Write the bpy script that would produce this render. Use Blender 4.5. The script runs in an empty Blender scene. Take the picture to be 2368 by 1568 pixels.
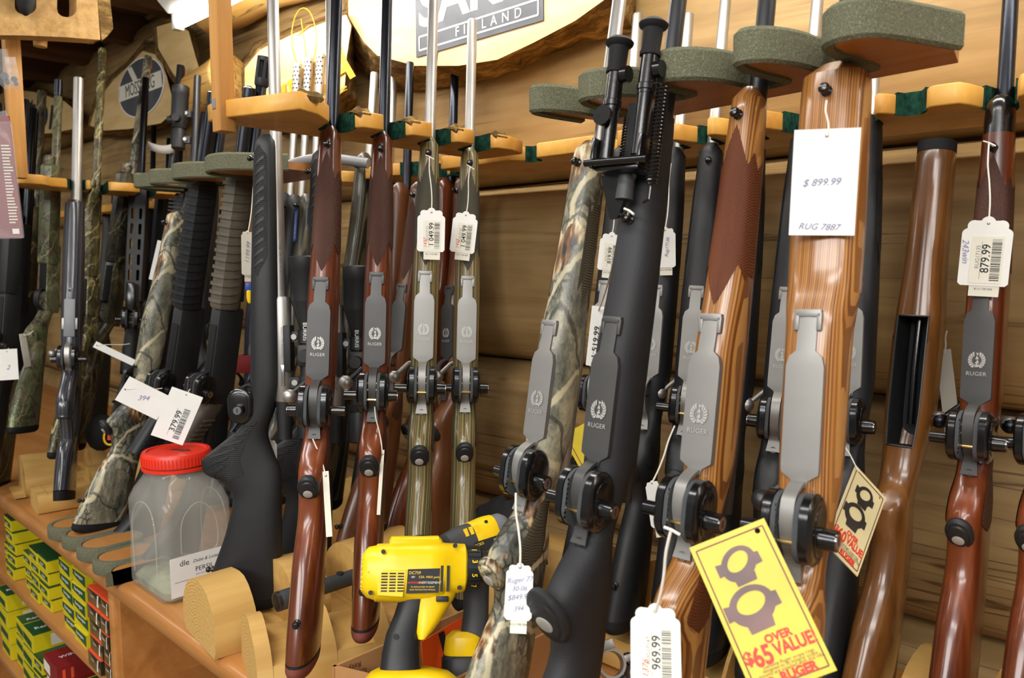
import bpy, bmesh, math, random
import numpy as np
from mathutils import Vector, Matrix
random.seed(7)
SC = bpy.context.scene
COL = SC.collection
EYE = 1.55
# ------------------------------------------------------------------ camera
FPX = 1806.0
YAW, PITCH = math.radians(46.5), math.radians(5.5)
HD = Vector((-math.cos(YAW), math.sin(YAW), 0)); RT = Vector((math.sin(YAW), math.cos(YAW), 0))
FW = HD*math.cos(PITCH) - Vector((0, 0, 1))*math.sin(PITCH); UP = RT.cross(FW)
cam = bpy.data.cameras.new('camera'); co = bpy.data.objects.new('camera', cam); COL.objects.link(co)
mw = Matrix((RT, UP, -FW)).transposed().to_4x4(); mw.translation = (0, 0, EYE); co.matrix_world = mw
cam.sensor_width = 36; cam.lens = 36*FPX/2368; cam.clip_start = 0.02
cam.dof.use_dof = True; cam.dof.focus_distance = 1.1; cam.dof.aperture_fstop = 8
SC.camera = co
# ------------------------------------------------------------------ world, lights, exposure
SC.view_settings.view_transform = 'Standard'; SC.view_settings.look = 'None'
SC.view_settings.gamma = 1.0; SC.view_settings.exposure = 0.68
w = bpy.data.worlds.new('room_air'); SC.world = w; w.use_nodes = True
w.node_tree.nodes['Background'].inputs[0].default_value = (1.0, 0.97, 0.92, 1); w.node_tree.nodes['Background'].inputs[1].default_value = 0.15
def area(name, loc, rot, sx, sy, power, col=(1, 0.985, 0.955)):
    l = bpy.data.lights.new(name, 'AREA'); l.shape = 'RECTANGLE'; l.size = sx; l.size_y = sy; l.energy = power; l.color = col
    o = bpy.data.objects.new(name, l); COL.objects.link(o); o.location = loc; o.rotation_euler = rot; return o
# ceiling fluorescents of the shop aisle, above and behind the photographer
area('aisle_ceiling_light', (-0.9, -0.15, 2.52), (0, 0, 0), 2.4, 0.16, 16)
area('aisle_ceiling_light', (1.0, -0.9, 2.52), (0, 0, 0), 2.4, 0.3, 30)
area('aisle_ceiling_light', (-3.6, -0.6, 2.52), (0, 0, 0), 2.4, 0.3, 16)
area('aisle_ceiling_light', (0.3, -2.2, 2.52), (math.radians(25), 0, 0), 3.0, 0.8, 60)

# ------------------------------------------------------------------ helpers
def V(*a): return Vector(a)
def ray(px, py): return FW*FPX + RT*(px-1184) - UP*(py-784)
def un(px, py, X=None, Y=None, Z=None):
    """world point seen at a pixel of the photograph, on a plane of the room (Z measured from eye height)"""
    d = ray(px, py); t = X/d.x if X is not None else Y/d.y if Y is not None else Z/d.z
    return d*t + V(0, 0, EYE)
def tag(o, label=None, cat=None, group=None, kind=None):
    if label: o['label'] = label
    if cat: o['category'] = cat
    if group: o['group'] = group
    if kind: o['kind'] = kind
    return o
def empty(name, mat=None, label=None, cat=None, group=None):
    o = bpy.data.objects.new(name, None); COL.objects.link(o); o.empty_display_size = .05
    if mat is not None: o.matrix_world = mat
    return tag(o, label, cat, group)
def frame(loc, zdir, xdir, s=1.0):
    z = Vector(zdir).normalized(); x = Vector(xdir); x = (x - z*x.dot(z)).normalized(); y = z.cross(x)
    m = Matrix((x*s, y*s, z*s)).transposed().to_4x4(); m.translation = loc; return m
class MB:
    def __init__(s): s.v = []; s.f = []; s.m = []
    def add(s, vs, fs, T=None, mi=0):
        b = len(s.v)
        s.v += [tuple(T @ Vector(p)) if T is not None else tuple(p) for p in vs]
        s.f += [tuple(i+b for i in f) for f in fs]; s.m += [mi]*len(fs); return s
    def box(s, a, b, T=None, bev=0, mi=0):
        (x0, y0, z0), (x1, y1, z1) = a, b
        if bev <= 0:
            vs = [(x, y, z) for x in (x0, x1) for y in (y0, y1) for z in (z0, z1)]
            return s.add(vs, [(0, 1, 3, 2), (4, 6, 7, 5), (0, 4, 5, 1), (2, 3, 7, 6), (0, 2, 6, 4), (1, 5, 7, 3)], T, mi)
        bm = bmesh.new(); bmesh.ops.create_cube(bm, size=1)
        for v in bm.verts: v.co = ((x0+x1)/2+v.co.x*(x1-x0), (y0+y1)/2+v.co.y*(y1-y0), (z0+z1)/2+v.co.z*(z1-z0))
        bmesh.ops.bevel(bm, geom=bm.edges[:], offset=bev, segments=2, affect='EDGES', profile=.5)
        bm.verts.index_update()
        s.add([v.co[:] for v in bm.verts], [tuple(v.index for v in f.verts) for f in bm.faces], T, mi); bm.free(); return s
    def loft(s, rings, caps=True, T=None, mi=0, close=True):
        n = len(rings[0]); vs = [p for r in rings for p in r]; fs = []
        for i in range(len(rings)-1):
            for j in range(n if close else n-1):
                k = (j+1) % n
                fs.append((i*n+j, i*n+k, (i+1)*n+k, (i+1)*n+j))
        if caps and close: fs.append(tuple(range(n))[::-1]); fs.append(tuple(range((len(rings)-1)*n, len(rings)*n)))
        return s.add(vs, fs, T, mi)
    def lathe(s, prof, seg=20, T=None, caps=True, mi=0):
        """profile of (r, z) about the local z axis"""
        return s.loft([[(r*math.cos(2*math.pi*j/seg), r*math.sin(2*math.pi*j/seg), z) for j in range(seg)] for r, z in prof], caps, T, mi)
    def cyl(s, a, b, r, r2=None, seg=16, mi=0, T=None, caps=True):
        a, b = Vector(a), Vector(b); d = (b-a); L = d.length; z = d/L
        x = Vector((1, 0, 0)) if abs(z.x) < .9 else Vector((0, 1, 0))
        M = frame(a, z, x); M = T @ M if T is not None else M
        return s.lathe([(r, 0), (r if r2 is None else r2, L)], seg, M, caps, mi)
    def tube(s, pts, r, seg=8, mi=0, T=None, closed=False):
        pts = [Vector(p) for p in pts]; n = len(pts); rings = []
        rr = r if isinstance(r, (list, tuple)) else [r]*n
        prev = None
        for i, p in enumerate(pts):
            d = (pts[(i+1) % n if closed else min(i+1, n-1)] - pts[(i-1) % n if closed else max(i-1, 0)]).normalized()
            if prev is None: prev = d.orthogonal().normalized()
            prev = (prev - d*prev.dot(d)).normalized(); q = d.cross(prev)
            rings.append([tuple(p + (prev*math.cos(2*math.pi*j/seg) + q*math.sin(2*math.pi*j/seg))*rr[i]) for j in range(seg)])
        if closed: rings.append(rings[0])
        return s.loft(rings, not closed, T, mi)
    def sphere(s, c, r, sc=(1, 1, 1), seg=14, T=None, mi=0):
        rings = []
        for i in range(1, seg//2):
            a = math.pi*i/(seg//2)
            rings.append([(c[0]+r*sc[0]*math.sin(a)*math.cos(2*math.pi*j/seg), c[1]+r*sc[1]*math.sin(a)*math.sin(2*math.pi*j/seg), c[2]-r*sc[2]*math.cos(a)) for j in range(seg)])
        return s.loft(rings, True, T, mi)
    def build(s, name, mat, parent=None, smooth=True, ang=40):
        me = bpy.data.meshes.new(name); me.from_pydata(s.v, [], s.f)
        for m in (mat if isinstance(mat, (list, tuple)) else [mat]): me.materials.append(m)
        if any(s.m): me.polygons.foreach_set('material_index', s.m)
        me.validate(); me.update()
        bm = bmesh.new(); bm.from_mesh(me); bmesh.ops.recalc_face_normals(bm, faces=bm.faces)
        if smooth:
            lim = math.radians(ang)
            for f in bm.faces: f.smooth = True
            for e in bm.edges:
                if len(e.link_faces) == 2 and e.calc_face_angle(0) > lim: e.smooth = False
        bm.to_mesh(me); bm.free()
        return link(name, me, parent)
def link(name, me, parent=None):
    o = bpy.data.objects.new(name, me); COL.objects.link(o)
    if parent is not None: o.parent = parent
    return o
def plate_mesh(name, loops, th, mat, bev=0.0):
    """flat plate in the local XY plane (z = -th/2 .. th/2); the first loop is the outline, the others are holes"""
    cu = bpy.data.curves.new(name, 'CURVE'); cu.dimensions = '2D'; cu.fill_mode = 'BOTH'; cu.extrude = th/2-bev; cu.bevel_depth = bev; cu.bevel_resolution = 1
    for lp in loops:
        sp = cu.splines.new('POLY'); sp.points.add(len(lp)-1); sp.use_cyclic_u = True
        for p, q in zip(sp.points, lp): p.co = (q[0], q[1], 0, 1)
    o = bpy.data.objects.new(name, cu); me = bpy.data.meshes.new_from_object(o); bpy.data.objects.remove(o); bpy.data.curves.remove(cu)
    me.name = name; me.materials.clear(); me.materials.append(mat); return me
def plate(name, loops, th, mat, parent=None, M=None, bev=0.0):
    o = link(name, plate_mesh(name, loops, th, mat, bev), parent)
    if M is not None: o.matrix_local = M
    return o
def text_mesh(body, size, mat, ext=0.0, shear=0.0, space=1.0, bold=0.0, xs=1.0):
    cu = bpy.data.curves.new('lettering', 'FONT'); cu.body = body; cu.size = size; cu.extrude = ext; cu.shear = shear; cu.space_character = space
    cu.align_x = 'CENTER'; cu.align_y = 'CENTER'; cu.offset = bold; cu.resolution_u = 3
    o = bpy.data.objects.new('lettering', cu); me = bpy.data.meshes.new_from_object(o); bpy.data.objects.remove(o); bpy.data.curves.remove(cu)
    if xs != 1.0: me.transform(Matrix.Diagonal((xs, 1, 1, 1)))
    me.name = 'lettering'; me.materials.clear(); me.materials.append(mat); return me
def text(body, size, mat, parent, M, name='lettering', **k):
    o = link(name, text_mesh(body, size, mat, **k), parent); o.matrix_local = M; return o
def T3(x, y, z, rz=0, rx=0, ry=0): return Matrix.Translation((x, y, z)) @ Matrix.Rotation(rz, 4, 'Z') @ Matrix.Rotation(rx, 4, 'X') @ Matrix.Rotation(ry, 4, 'Y')
def pchip(pts):
    x = np.array([p[0] for p in pts], float); y = np.array([p[1] for p in pts], float)
    h = np.diff(x); d = np.diff(y)/h; m = np.zeros(len(x)); m[0] = d[0]; m[-1] = d[-1]
    for i in range(1, len(x)-1):
        if d[i-1]*d[i] > 0:
            w1 = 2*h[i]+h[i-1]; w2 = h[i]+2*h[i-1]; m[i] = (w1+w2)/(w1/d[i-1]+w2/d[i])
    def f(t):
        i = int(min(max(np.searchsorted(x, t)-1, 0), len(x)-2)); s = min(max((t-x[i])/h[i], 0), 1)
        return float((1+2*s)*(1-s)**2*y[i] + s*(1-s)**2*h[i]*m[i] + s*s*(3-2*s)*y[i+1] + s*s*(s-1)*h[i]*m[i+1])
    return f
def catmull(pts, n=6):
    P = [Vector(p) for p in pts]; out = []
    for i in range(len(P)-1):
        p0, p1, p2, p3 = P[max(i-1, 0)], P[i], P[i+1], P[min(i+2, len(P)-1)]
        for k in range(n):
            t = k/n; out.append(.5*((2*p1) + (p2-p0)*t + (2*p0-5*p1+4*p2-p3)*t*t + (3*p1-p0-3*p2+p3)*t**3))
    return out + [P[-1]]
# ------------------------------------------------------------------ materials
def lin(c): return tuple((x/255/12.92 if x/255 <= .04045 else ((x/255+.055)/1.055)**2.4) for x in c) + (1,)
class Mat:
    def __init__(s, name, rough=.5, metal=0., spec=.5, coat=0., col=None):
        s.m = bpy.data.materials.new(name); s.m.use_nodes = True; s.n = s.m.node_tree.nodes; s.l = s.m.node_tree.links
        s.b = s.n['Principled BSDF']; s.b.inputs['Roughness'].default_value = rough; s.b.inputs['Metallic'].default_value = metal
        s.b.inputs['Specular IOR Level'].default_value = spec; s.b.inputs['Coat Weight'].default_value = coat; s.b.inputs['Coat Roughness'].default_value = .12
        if col: s.b.inputs['Base Color'].default_value = lin(col)
        s.tc = s.n.new('ShaderNodeTexCoord')
    def node(s, t, ins=None, **k):
        nd = s.n.new(t)
        for a, v in k.items(): setattr(nd, a, v)
        for a, v in (ins or {}).items():
            if hasattr(v, 'is_output'): s.l.new(v, nd.inputs[a])
            else: nd.inputs[a].default_value = v
        return nd
    def co(s, sc=(1, 1, 1), rot=(0, 0, 0), src='Object'):
        return s.node('ShaderNodeMapping', {0: s.tc.outputs[src], 'Scale': sc, 'Rotation': rot}).outputs[0]
    def noise(s, sc=(1, 1, 1), scale=5, detail=4, dist=0., rough=.5, vec=None):
        return s.node('ShaderNodeTexNoise', {'Vector': vec or s.co(sc), 'Scale': scale, 'Detail': detail, 'Distortion': dist, 'Roughness': rough}).outputs[0]
    def ramp(s, fac, stops, interp='LINEAR'):
        r = s.node('ShaderNodeValToRGB', {0: fac}); r.color_ramp.interpolation = interp; e = r.color_ramp.elements
        while len(e) < len(stops): e.new(.5)
        for el, (p, c) in zip(e, stops): el.position = p; el.color = lin(c) if len(c) == 3 else c
        return r.outputs[0]
    def mix(s, fac, a, b, mode='MIX'):
        nd = s.node('ShaderNodeMix', data_type='RGBA', blend_type=mode)
        for i, v in ((0, fac), (6, a), (7, b)):
            if hasattr(v, 'is_output'): s.l.new(v, nd.inputs[i])
            elif i: nd.inputs[i].default_value = lin(v) if len(v) == 3 else v
            else: nd.inputs[0].default_value = v
        return nd.outputs[2]
    def math(s, op, a, b=0.):
        return s.node('ShaderNodeMath', {0: a, 1: b}, operation=op).outputs[0]
    def base(s, c): s.l.new(c, s.b.inputs['Base Color']); return s
    def bump(s, h, st=.3, d=.002):
        s.l.new(s.node('ShaderNodeBump', {'Height': h, 'Strength': st, 'Distance': d}).outputs[0], s.b.inputs['Normal']); return s
    def roughtex(s, f, a, b): s.l.new(s.node('ShaderNodeMapRange', {0: f, 3: a, 4: b}).outputs[0], s.b.inputs['Roughness']); return s
def plain(name, col, rough=.5, metal=0., spec=.5, coat=0., var=.12, bs=0, bst=.2):
    m = Mat(name, rough, metal, spec, coat)
    c = m.noise(scale=14, detail=3); k1 = tuple(max(0, x*(1-var)) for x in col); k2 = tuple(min(255, x*(1+var)) for x in col)
    m.base(m.ramp(c, [(.3, k1), (.7, k2)]))
    if bs: m.bump(m.noise(scale=bs, detail=2), bst, .0006)
    return m.m
def wood(name, dark, mid, light, sc=(30, 30, 1.6), rough=.3, coat=.35, spec=.5, dist=1.2, bst=.06, axis=None):
    m = Mat(name, rough, 0, spec, coat)
    g = m.noise(sc=sc, scale=1.0, detail=6, dist=dist, rough=.62)
    b = m.noise(sc=tuple(x*.22 for x in sc), scale=1.0, detail=3, dist=2.0)
    m.base(m.mix(.55, m.ramp(g, [(.3, dark), (.5, mid), (.68, light)]), m.ramp(b, [(.35, dark), (.55, mid), (.75, light)])))
    fine = m.noise(sc=tuple(x*5 for x in sc), scale=1.0, detail=2)
    m.bump(fine, bst, .001); return m.m
def laminate(name, cols, freq, rough=.3, coat=.3, wob=.0016, axis=1, curve=0.25):
    """thin dyed veneers stacked side by side across the stock"""
    m = Mat(name, rough, 0, .5, coat)
    sx = m.node('ShaderNodeSeparateXYZ', {0: m.tc.outputs['Object']})
    n = m.noise(sc=(6, 6, 1.2), scale=1.0, detail=3); n2 = m.noise(sc=(60, 60, 3), scale=1.0, detail=3)
    y = m.math('ADD', sx.outputs[axis], m.math('MULTIPLY', m.math('SUBTRACT', n, .5), wob*4))
    if axis == 1: y = m.math('ADD', y, m.math('MULTIPLY', m.math('MULTIPLY', sx.outputs[0], sx.outputs[0]), curve))
    fr = m.math('FRACT', m.math('MULTIPLY', y, freq))
    k = len(cols); st = []
    for i, c in enumerate(cols): st.append((i/k, c))
    c = m.ramp(fr, st, 'CONSTANT')
    m.base(m.mix(m.math('MULTIPLY', n2, .5), c, tuple(int(x*.55) for x in cols[0])))
    m.bump(n2, .05, .001); return m.m
def camo(name, base, cols, scale=9, rough=.42):
    """printed woodland: bark blotches, cracked bark, bent twigs and a few leaves"""
    m = Mat(name, rough, 0, .5, .1)
    co = m.co((1, 1, .6))
    def warp(a, sc): return m.node('ShaderNodeVectorMath', {0: co, 1: m.node('ShaderNodeVectorMath', {0: m.node('ShaderNodeTexNoise', {'Vector': co, 'Scale': sc, 'Detail': 5, 'Roughness': .6}).outputs[1], 3: a}, operation='SCALE').outputs[0]}, operation='ADD').outputs[0]
    wv, w2 = warp(.07, scale*2.2), warp(.03, scale*1.5)
    n1 = m.noise(vec=wv, scale=scale*2.6, detail=9, rough=.74); n2 = m.noise(sc=(1, 1, .25), scale=scale*9, detail=4)
    c = m.ramp(m.math('ADD', m.math('MULTIPLY', n1, .78), m.math('MULTIPLY', n2, .22)), [(.34, cols[0]), (.42, cols[1]), (.49, base), (.56, cols[2]), (.66, cols[3])])
    vo = m.node('ShaderNodeTexVoronoi', {'Vector': warp(.02, scale*3), 'Scale': scale*9}, feature='DISTANCE_TO_EDGE').outputs[0]
    msk = m.ramp(m.noise(vec=co, scale=scale*.75, detail=2), [(.48, (0, 0, 0)), (.52, (255, 255, 255))])
    c = m.mix(m.math('MULTIPLY', m.math('MULTIPLY', m.ramp(vo, [(.04, (255, 255, 255)), (.14, (0, 0, 0))]), msk), .85), c, cols[0])
    for a, sc, k in ((.55, 2.2, .8), (-.75, 2.9, .7), (1.3, 2.0, .6)):
        wa = m.node('ShaderNodeTexWave', {'Vector': m.node('ShaderNodeMapping', {0: w2, 'Rotation': (.4, a, a)}).outputs[0], 'Scale': sc*scale/5, 'Distortion': 6, 'Detail': 2, 'Detail Scale': 1.2}).outputs[1]
        c = m.mix(m.math('MULTIPLY', m.ramp(wa, [(.986, (0, 0, 0)), (.995, (255, 255, 255))]), k), c, cols[4] if a > 0 else cols[0])
    lf = m.node('ShaderNodeTexVoronoi', {'Vector': wv, 'Scale': scale*1.4}, feature='F1')
    leaf = m.math('MULTIPLY', m.ramp(lf.outputs[0], [(.30, (255, 255, 255)), (.34, (0, 0, 0))]), m.ramp(m.node('ShaderNodeSeparateColor', {0: lf.outputs[1]}).outputs[0], [(.74, (0, 0, 0)), (.76, (255, 255, 255))]))
    m.base(m.mix(leaf, c, m.ramp(n2, [(.4, cols[0]), (.5, cols[5]), (.62, cols[4])]))); return m.m
MT = {}
MT['walnut'] = wood('red_walnut', (44, 18, 8), (98, 44, 20), (134, 68, 32), rough=.28, coat=.5)
MT['walnut_dark'] = wood('dark_walnut', (48, 24, 10), (92, 52, 26), (120, 74, 38), rough=.35, coat=.2)
MT['walnut_tan'] = wood('tan_walnut', (70, 40, 16), (124, 78, 34), (150, 100, 50), sc=(26, 26, 3), rough=.32, coat=.35)
MT['check_red'] = None
MT['beech'] = wood('beech_stock', (74, 44, 18), (112, 70, 30), (138, 92, 46), sc=(50, 50, 3.5), rough=.26, coat=.5)
MT['lam_green'] = laminate('green_laminate', [(66, 66, 42), (120, 110, 70), (176, 150, 78), (58, 62, 46), (128, 124, 104), (168, 106, 40), (62, 64, 44), (140, 128, 82), (86, 92, 66), (190, 168, 100), (56, 58, 42), (112, 106, 78)], 82, rough=.33)
MT['lam_brown'] = laminate('brown_laminate', [(142, 88, 40), (186, 128, 66), (160, 104, 50), (200, 146, 82), (132, 78, 34), (178, 120, 60), (116, 66, 28), (194, 138, 74)], 130, rough=.28, coat=.45, curve=.9)
MT['lam_grey'] = laminate('grey_laminate', [(34, 34, 38), (78, 78, 84), (48, 48, 54), (98, 98, 104), (38, 38, 44), (66, 66, 74)], 120, rough=.22, coat=.6)
MT['lam_dark'] = laminate('dark_laminate', [(40, 38, 30), (92, 84, 58), (34, 36, 34), (74, 72, 58), (28, 30, 34), (108, 96, 66)], 100, rough=.4)
MT['lam_blue'] = laminate('blue_laminate', [(30, 32, 44), (60, 66, 88), (22, 24, 32), (78, 84, 102)], 130, rough=.35)
MT['camo'] = camo('bark_camouflage', (112, 110, 94), [(38, 38, 34), (82, 82, 72), (150, 144, 120), (182, 172, 140), (206, 194, 158), (128, 88, 48)])
MT['camo_reed'] = camo('reed_camouflage', (96, 90, 62), [(30, 28, 18), (70, 66, 42), (140, 130, 82), (176, 164, 106), (206, 194, 140), (120, 96, 48)], 16)
MT['camo_leaf'] = camo('leaf_camouflage', (108, 100, 78), [(44, 40, 30), (84, 78, 58), (96, 116, 72), (134, 128, 102), (150, 140, 108), (90, 112, 66)], 14)
MT['camo_dark'] = camo('dark_camouflage', (64, 60, 46), [(20, 20, 16), (44, 42, 32), (86, 80, 56), (104, 96, 66), (128, 116, 80), (84, 64, 34)], 12)
MT['black'] = plain('black_polymer', (30, 31, 33), rough=.48, spec=.45, bs=900, bst=.12)
MT['black_rough'] = plain('rough_black_polymer', (38, 38, 40), rough=.62, spec=.4, bs=500, bst=.5)
MT['brown_poly'] = plain('taupe_polymer', (84, 78, 66), rough=.55, bs=700, bst=.15)
MT['rubber'] = plain('black_rubber', (22, 22, 23), rough=.75, spec=.3, bs=300)
MT['rubber_red'] = plain('brick_rubber', (112, 58, 48), rough=.75, spec=.3, bs=200)
MT['rubber_grey'] = plain('grey_rubber', (70, 72, 74), rough=.7, spec=.3)
MT['blued'] = plain('blued_steel', (48, 50, 56), rough=.3, metal=.9, var=.06)
MT['matte_blue'] = plain('matte_blued_steel', (66, 66, 68), rough=.42, metal=.75, var=.05)
MT['stainless'] = plain('stainless_steel', (170, 167, 162), rough=.44, metal=.85, var=.04)
MT['plate'] = plain('matte_stainless_plate', (142, 140, 136), rough=.46, metal=.55, var=.04)
MT['plate_dark'] = plain('matte_dark_plate', (78, 77, 76), rough=.48, metal=.5, var=.05)
MT['chrome'] = plain('bright_chrome', (205, 205, 205), rough=.16, metal=1, var=.02)
MT['brass'] = plain('brass', (214, 190, 130), rough=.25, metal=1, var=.03)
MT['gloss_black'] = plain('black_enamel', (14, 14, 15), rough=.22, spec=.6, coat=.3, bs=260, bst=.18)
MT['emblem'] = plain('bright_engraving', (178, 176, 170), rough=.4, metal=.3, var=.02)
MT['pine'] = wood('oiled_pine', (176, 118, 44), (214, 158, 66), (232, 182, 92), sc=(14, 14, 14), rough=.5, coat=.1, dist=.6)
MT['pine_post'] = wood('sawn_pine', (150, 100, 44), (190, 136, 66), (212, 164, 92), sc=(40, 40, 2.5), rough=.6, coat=0)
MT['saw_end'] = wood('rough_sawn_board', (150, 112, 60), (188, 150, 92), (206, 172, 116), sc=(60, 60, 60), rough=.8, coat=0, bst=.3)
MT['pale_wood'] = wood('pale_sanded_slab', (196, 160, 100), (222, 190, 130), (236, 208, 154), sc=(3, 26, 26), rough=.55, coat=.1)
MT['dark_beam'] = wood('dark_ceiling_timber', (58, 36, 16), (96, 62, 28), (124, 84, 42), sc=(24, 2.2, 24), rough=.7, coat=0)
MT['counter'] = wood('counter_veneer', (160, 104, 50), (180, 122, 64), (194, 138, 80), sc=(3, 30, 30), rough=.38, coat=.15)
MT['cut_log'] = wood('cut_log', (176, 132, 64), (206, 164, 92), (222, 186, 118), sc=(20, 2.4, 20), rough=.62, coat=.05, bst=.15)
MT['cut_log_x'] = wood('cut_log_long', (176, 132, 64), (206, 164, 92), (222, 186, 118), sc=(2.4, 20, 20), rough=.62, coat=.05, bst=.15)
MT['paper'] = plain('white_card', (232, 231, 226), rough=.7, var=.02)
MT['label'] = plain('cream_label', (226, 222, 206), rough=.6, var=.02)
MT['ink'] = plain('black_print', (28, 28, 30), rough=.6, var=0)
MT['ink_grey'] = plain('grey_print', (120, 118, 116), rough=.6, var=0)
MT['ink_blue'] = plain('blue_pen', (128, 132, 168), rough=.6, var=0)
MT['ink_red'] = plain('red_pen', (214, 66, 56), rough=.6, var=0)
MT['string'] = plain('cotton_string', (222, 216, 204), rough=.9, var=.05)
MT['white_metal'] = plain('white_enamel', (214, 212, 204), rough=.4, var=.03)
def foam_mat():
    m = Mat('speckled_foam', .95, 0, .1); n = m.noise(scale=260, detail=2); n2 = m.noise(scale=900, detail=1)
    c = m.ramp(n2, [(.3, (84, 84, 66)), (.5, (100, 100, 80)), (.64, (110, 110, 90)), (.74, (150, 150, 130))]); m.base(c); m.bump(n, .6, .0015); return m.m
MT['foam'] = foam_mat()
def felt_mat():
    m = Mat('green_felt', .95, 0, .1); n = m.noise(scale=120, detail=3); m.base(m.ramp(n, [(.3, (12, 34, 28)), (.7, (34, 74, 58))])); m.bump(m.noise(scale=700, detail=1), .6, .001); return m.m
MT['felt'] = felt_mat()
def bark_mat():
    m = Mat('rough_bark', .9, 0, .2); n = m.noise(sc=(12, 40, 40), scale=1, detail=6, rough=.7); m.base(m.ramp(n, [(.3, (40, 28, 14)), (.5, (110, 84, 44)), (.7, (176, 144, 88))])); m.bump(n, .9, .008); return m.m
MT['bark'] = bark_mat()
def log_mat(name, ax=0, dk=(98, 74, 44), md=(160, 129, 82), lt=(194, 164, 112)):
    m = Mat(name, .55, 0, .35)
    s = [22, 22, 22]; s[ax] = 1.3
    g = m.noise(sc=tuple(s), scale=1, detail=7, dist=1.0, rough=.6); b = m.noise(scale=3.2, detail=4)
    c = m.mix(.5, m.ramp(g, [(.28, dk), (.5, md), (.7, lt)]), m.ramp(b, [(.3, dk), (.5, md), (.68, lt)]))
    vs = [2.2, 2.2, 6]; vs[ax] = 1.5
    vo = m.node('ShaderNodeTexVoronoi', {'Vector': m.co(tuple(vs)), 'Scale': 1.6}, feature='F1').outputs[0]
    knot = m.ramp(vo, [(.03, (255, 255, 255)), (.075, (0, 0, 0))])
    c = m.mix(m.math('MULTIPLY', knot, .8), c, (96, 56, 22))
    s2 = [26, 26, 26]; s2[ax] = .55
    cr = m.noise(sc=tuple(s2), scale=1, detail=3, dist=.4, rough=.4)
    ck = m.ramp(m.math('ABSOLUTE', m.math('SUBTRACT', cr, .5)), [(.0, (255, 255, 255)), (.018, (0, 0, 0))])
    c = m.mix(m.math('MULTIPLY', ck, m.ramp(m.noise(scale=2.4, detail=1), [(.42, (0, 0, 0)), (.55, (230, 230, 230))])), c, (70, 42, 18))
    m.base(c); m.bump(g, .12, .006); return m.m
MT['log'] = log_mat('peeled_log')
def endgrain():
    m = Mat('end_grain', .8, 0, .2)
    wv = m.node('ShaderNodeTexWave', {'Vector': m.co((1, 1, 1)), 'Scale': 60, 'Distortion': 5, 'Detail': 3, 'Detail Scale': 2}, wave_type='RINGS', rings_direction='Y').outputs[1]
    m.base(m.ramp(wv, [(.1, (186, 146, 82)), (.9, (206, 168, 102))])); m.bump(m.noise(scale=160, detail=3), .6, .002); return m.m
MT['endgrain'] = endgrain()
def checker_mat(name, c1, c2, fz=330, rough=.6):
    m = Mat(name, rough, 0, .35)
    sx = m.node('ShaderNodeSeparateXYZ', {0: m.tc.outputs['Object']})
    u = m.math('ADD', sx.outputs[2], m.math('MULTIPLY', sx.outputs[1], 1.5)); v = m.math('SUBTRACT', sx.outputs[2], m.math('MULTIPLY', sx.outputs[1], 1.5))
    def tri(a): return m.math('ABSOLUTE', m.math('SUBTRACT', m.math('FRACT', m.math('MULTIPLY', a, fz)), .5))
    h = m.math('ADD', tri(u), tri(v))
    n = m.noise(sc=(40, 40, 3), scale=1, detail=4)
    m.base(m.mix(m.ramp(h, [(.2, (0, 0, 0)), (.8, (255, 255, 255))]), m.ramp(n, [(.3, tuple(int(x*.6) for x in c1)), (.7, c1)]), m.ramp(n, [(.3, c1), (.7, c2)]))); m.bump(h, .8, .0007); return m.m
MT['check_red'] = checker_mat('cut_walnut_checkering', (62, 32, 20), (96, 56, 38))
MT['check_green'] = checker_mat('cut_laminate_checkering', (60, 56, 44), (104, 98, 78))
MT['check_brown'] = checker_mat('cut_brown_checkering', (92, 44, 20), (134, 74, 38))
MT['check_black'] = checker_mat('moulded_black_checkering', (22, 22, 23), (44, 44, 46), 300)
MT['check_camo'] = checker_mat('moulded_camo_checkering', (58, 54, 44), (110, 100, 76), 300)
def glassy(name, col, rough=.15, alpha=.35):
    m = Mat(name, rough, 0, .5, 0, col); m.b.inputs['Transmission Weight'].default_value = .0
    tr = m.node('ShaderNodeBsdfTransparent'); mx = m.node('ShaderNodeMixShader', {0: alpha}); m.l.new(tr.outputs[0], mx.inputs[1]); m.l.new(m.b.outputs[0], mx.inputs[2])
    m.l.new(mx.outputs[0], m.n['Material Output'].inputs[0]); return m.m
MT['clear'] = glassy('clear_cloudy_plastic', (206, 204, 194), .07, .27)
MT['bag'] = glassy('clear_bag_film', (210, 214, 216), .06, .14)
def emit(name, col, st):
    m = Mat(name, .5); m.b.inputs['Emission Color'].default_value = lin(col); m.b.inputs['Emission Strength'].default_value = st; return m.m
MT['tube'] = emit('lit_fluorescent_tube', (255, 252, 246), 24)
MT['yellow'] = plain('yellow_plastic', (244, 202, 14), rough=.32, spec=.5, var=.03, bs=400, bst=.06)
MT['red_cap'] = plain('red_plastic', (222, 52, 32), rough=.35, var=.03)
MT['card_yellow'] = plain('yellow_printed_card', (208, 184, 38), rough=.4, var=.05)
MT['card_cream'] = plain('cream_printed_card', (214, 204, 158), rough=.4, var=.05)
MT['maroon'] = plain('maroon_print', (104, 40, 36), rough=.5, var=0)
MT['ring_brown'] = plain('printed_ring_brown', (96, 66, 62), rough=.4, var=.3)
MT['ring_dark'] = plain('printed_ring_black', (40, 40, 40), rough=.4, var=.3)
MT['ruby'] = plain('red_print', (226, 52, 34), rough=.5, var=0)
MT['cardboard'] = plain('corrugated_card', (168, 122, 74), rough=.85, var=.06)
MT['orange'] = plain('orange_sticker', (246, 92, 24), rough=.5, var=.02)
MT['grey_plastic'] = plain('grey_plastic', (124, 126, 130), rough=.4, var=.04)
MT['dark_grey'] = plain('dark_grey_plastic', (58, 60, 62), rough=.55, var=.05, bs=500, bst=.3)
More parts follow.
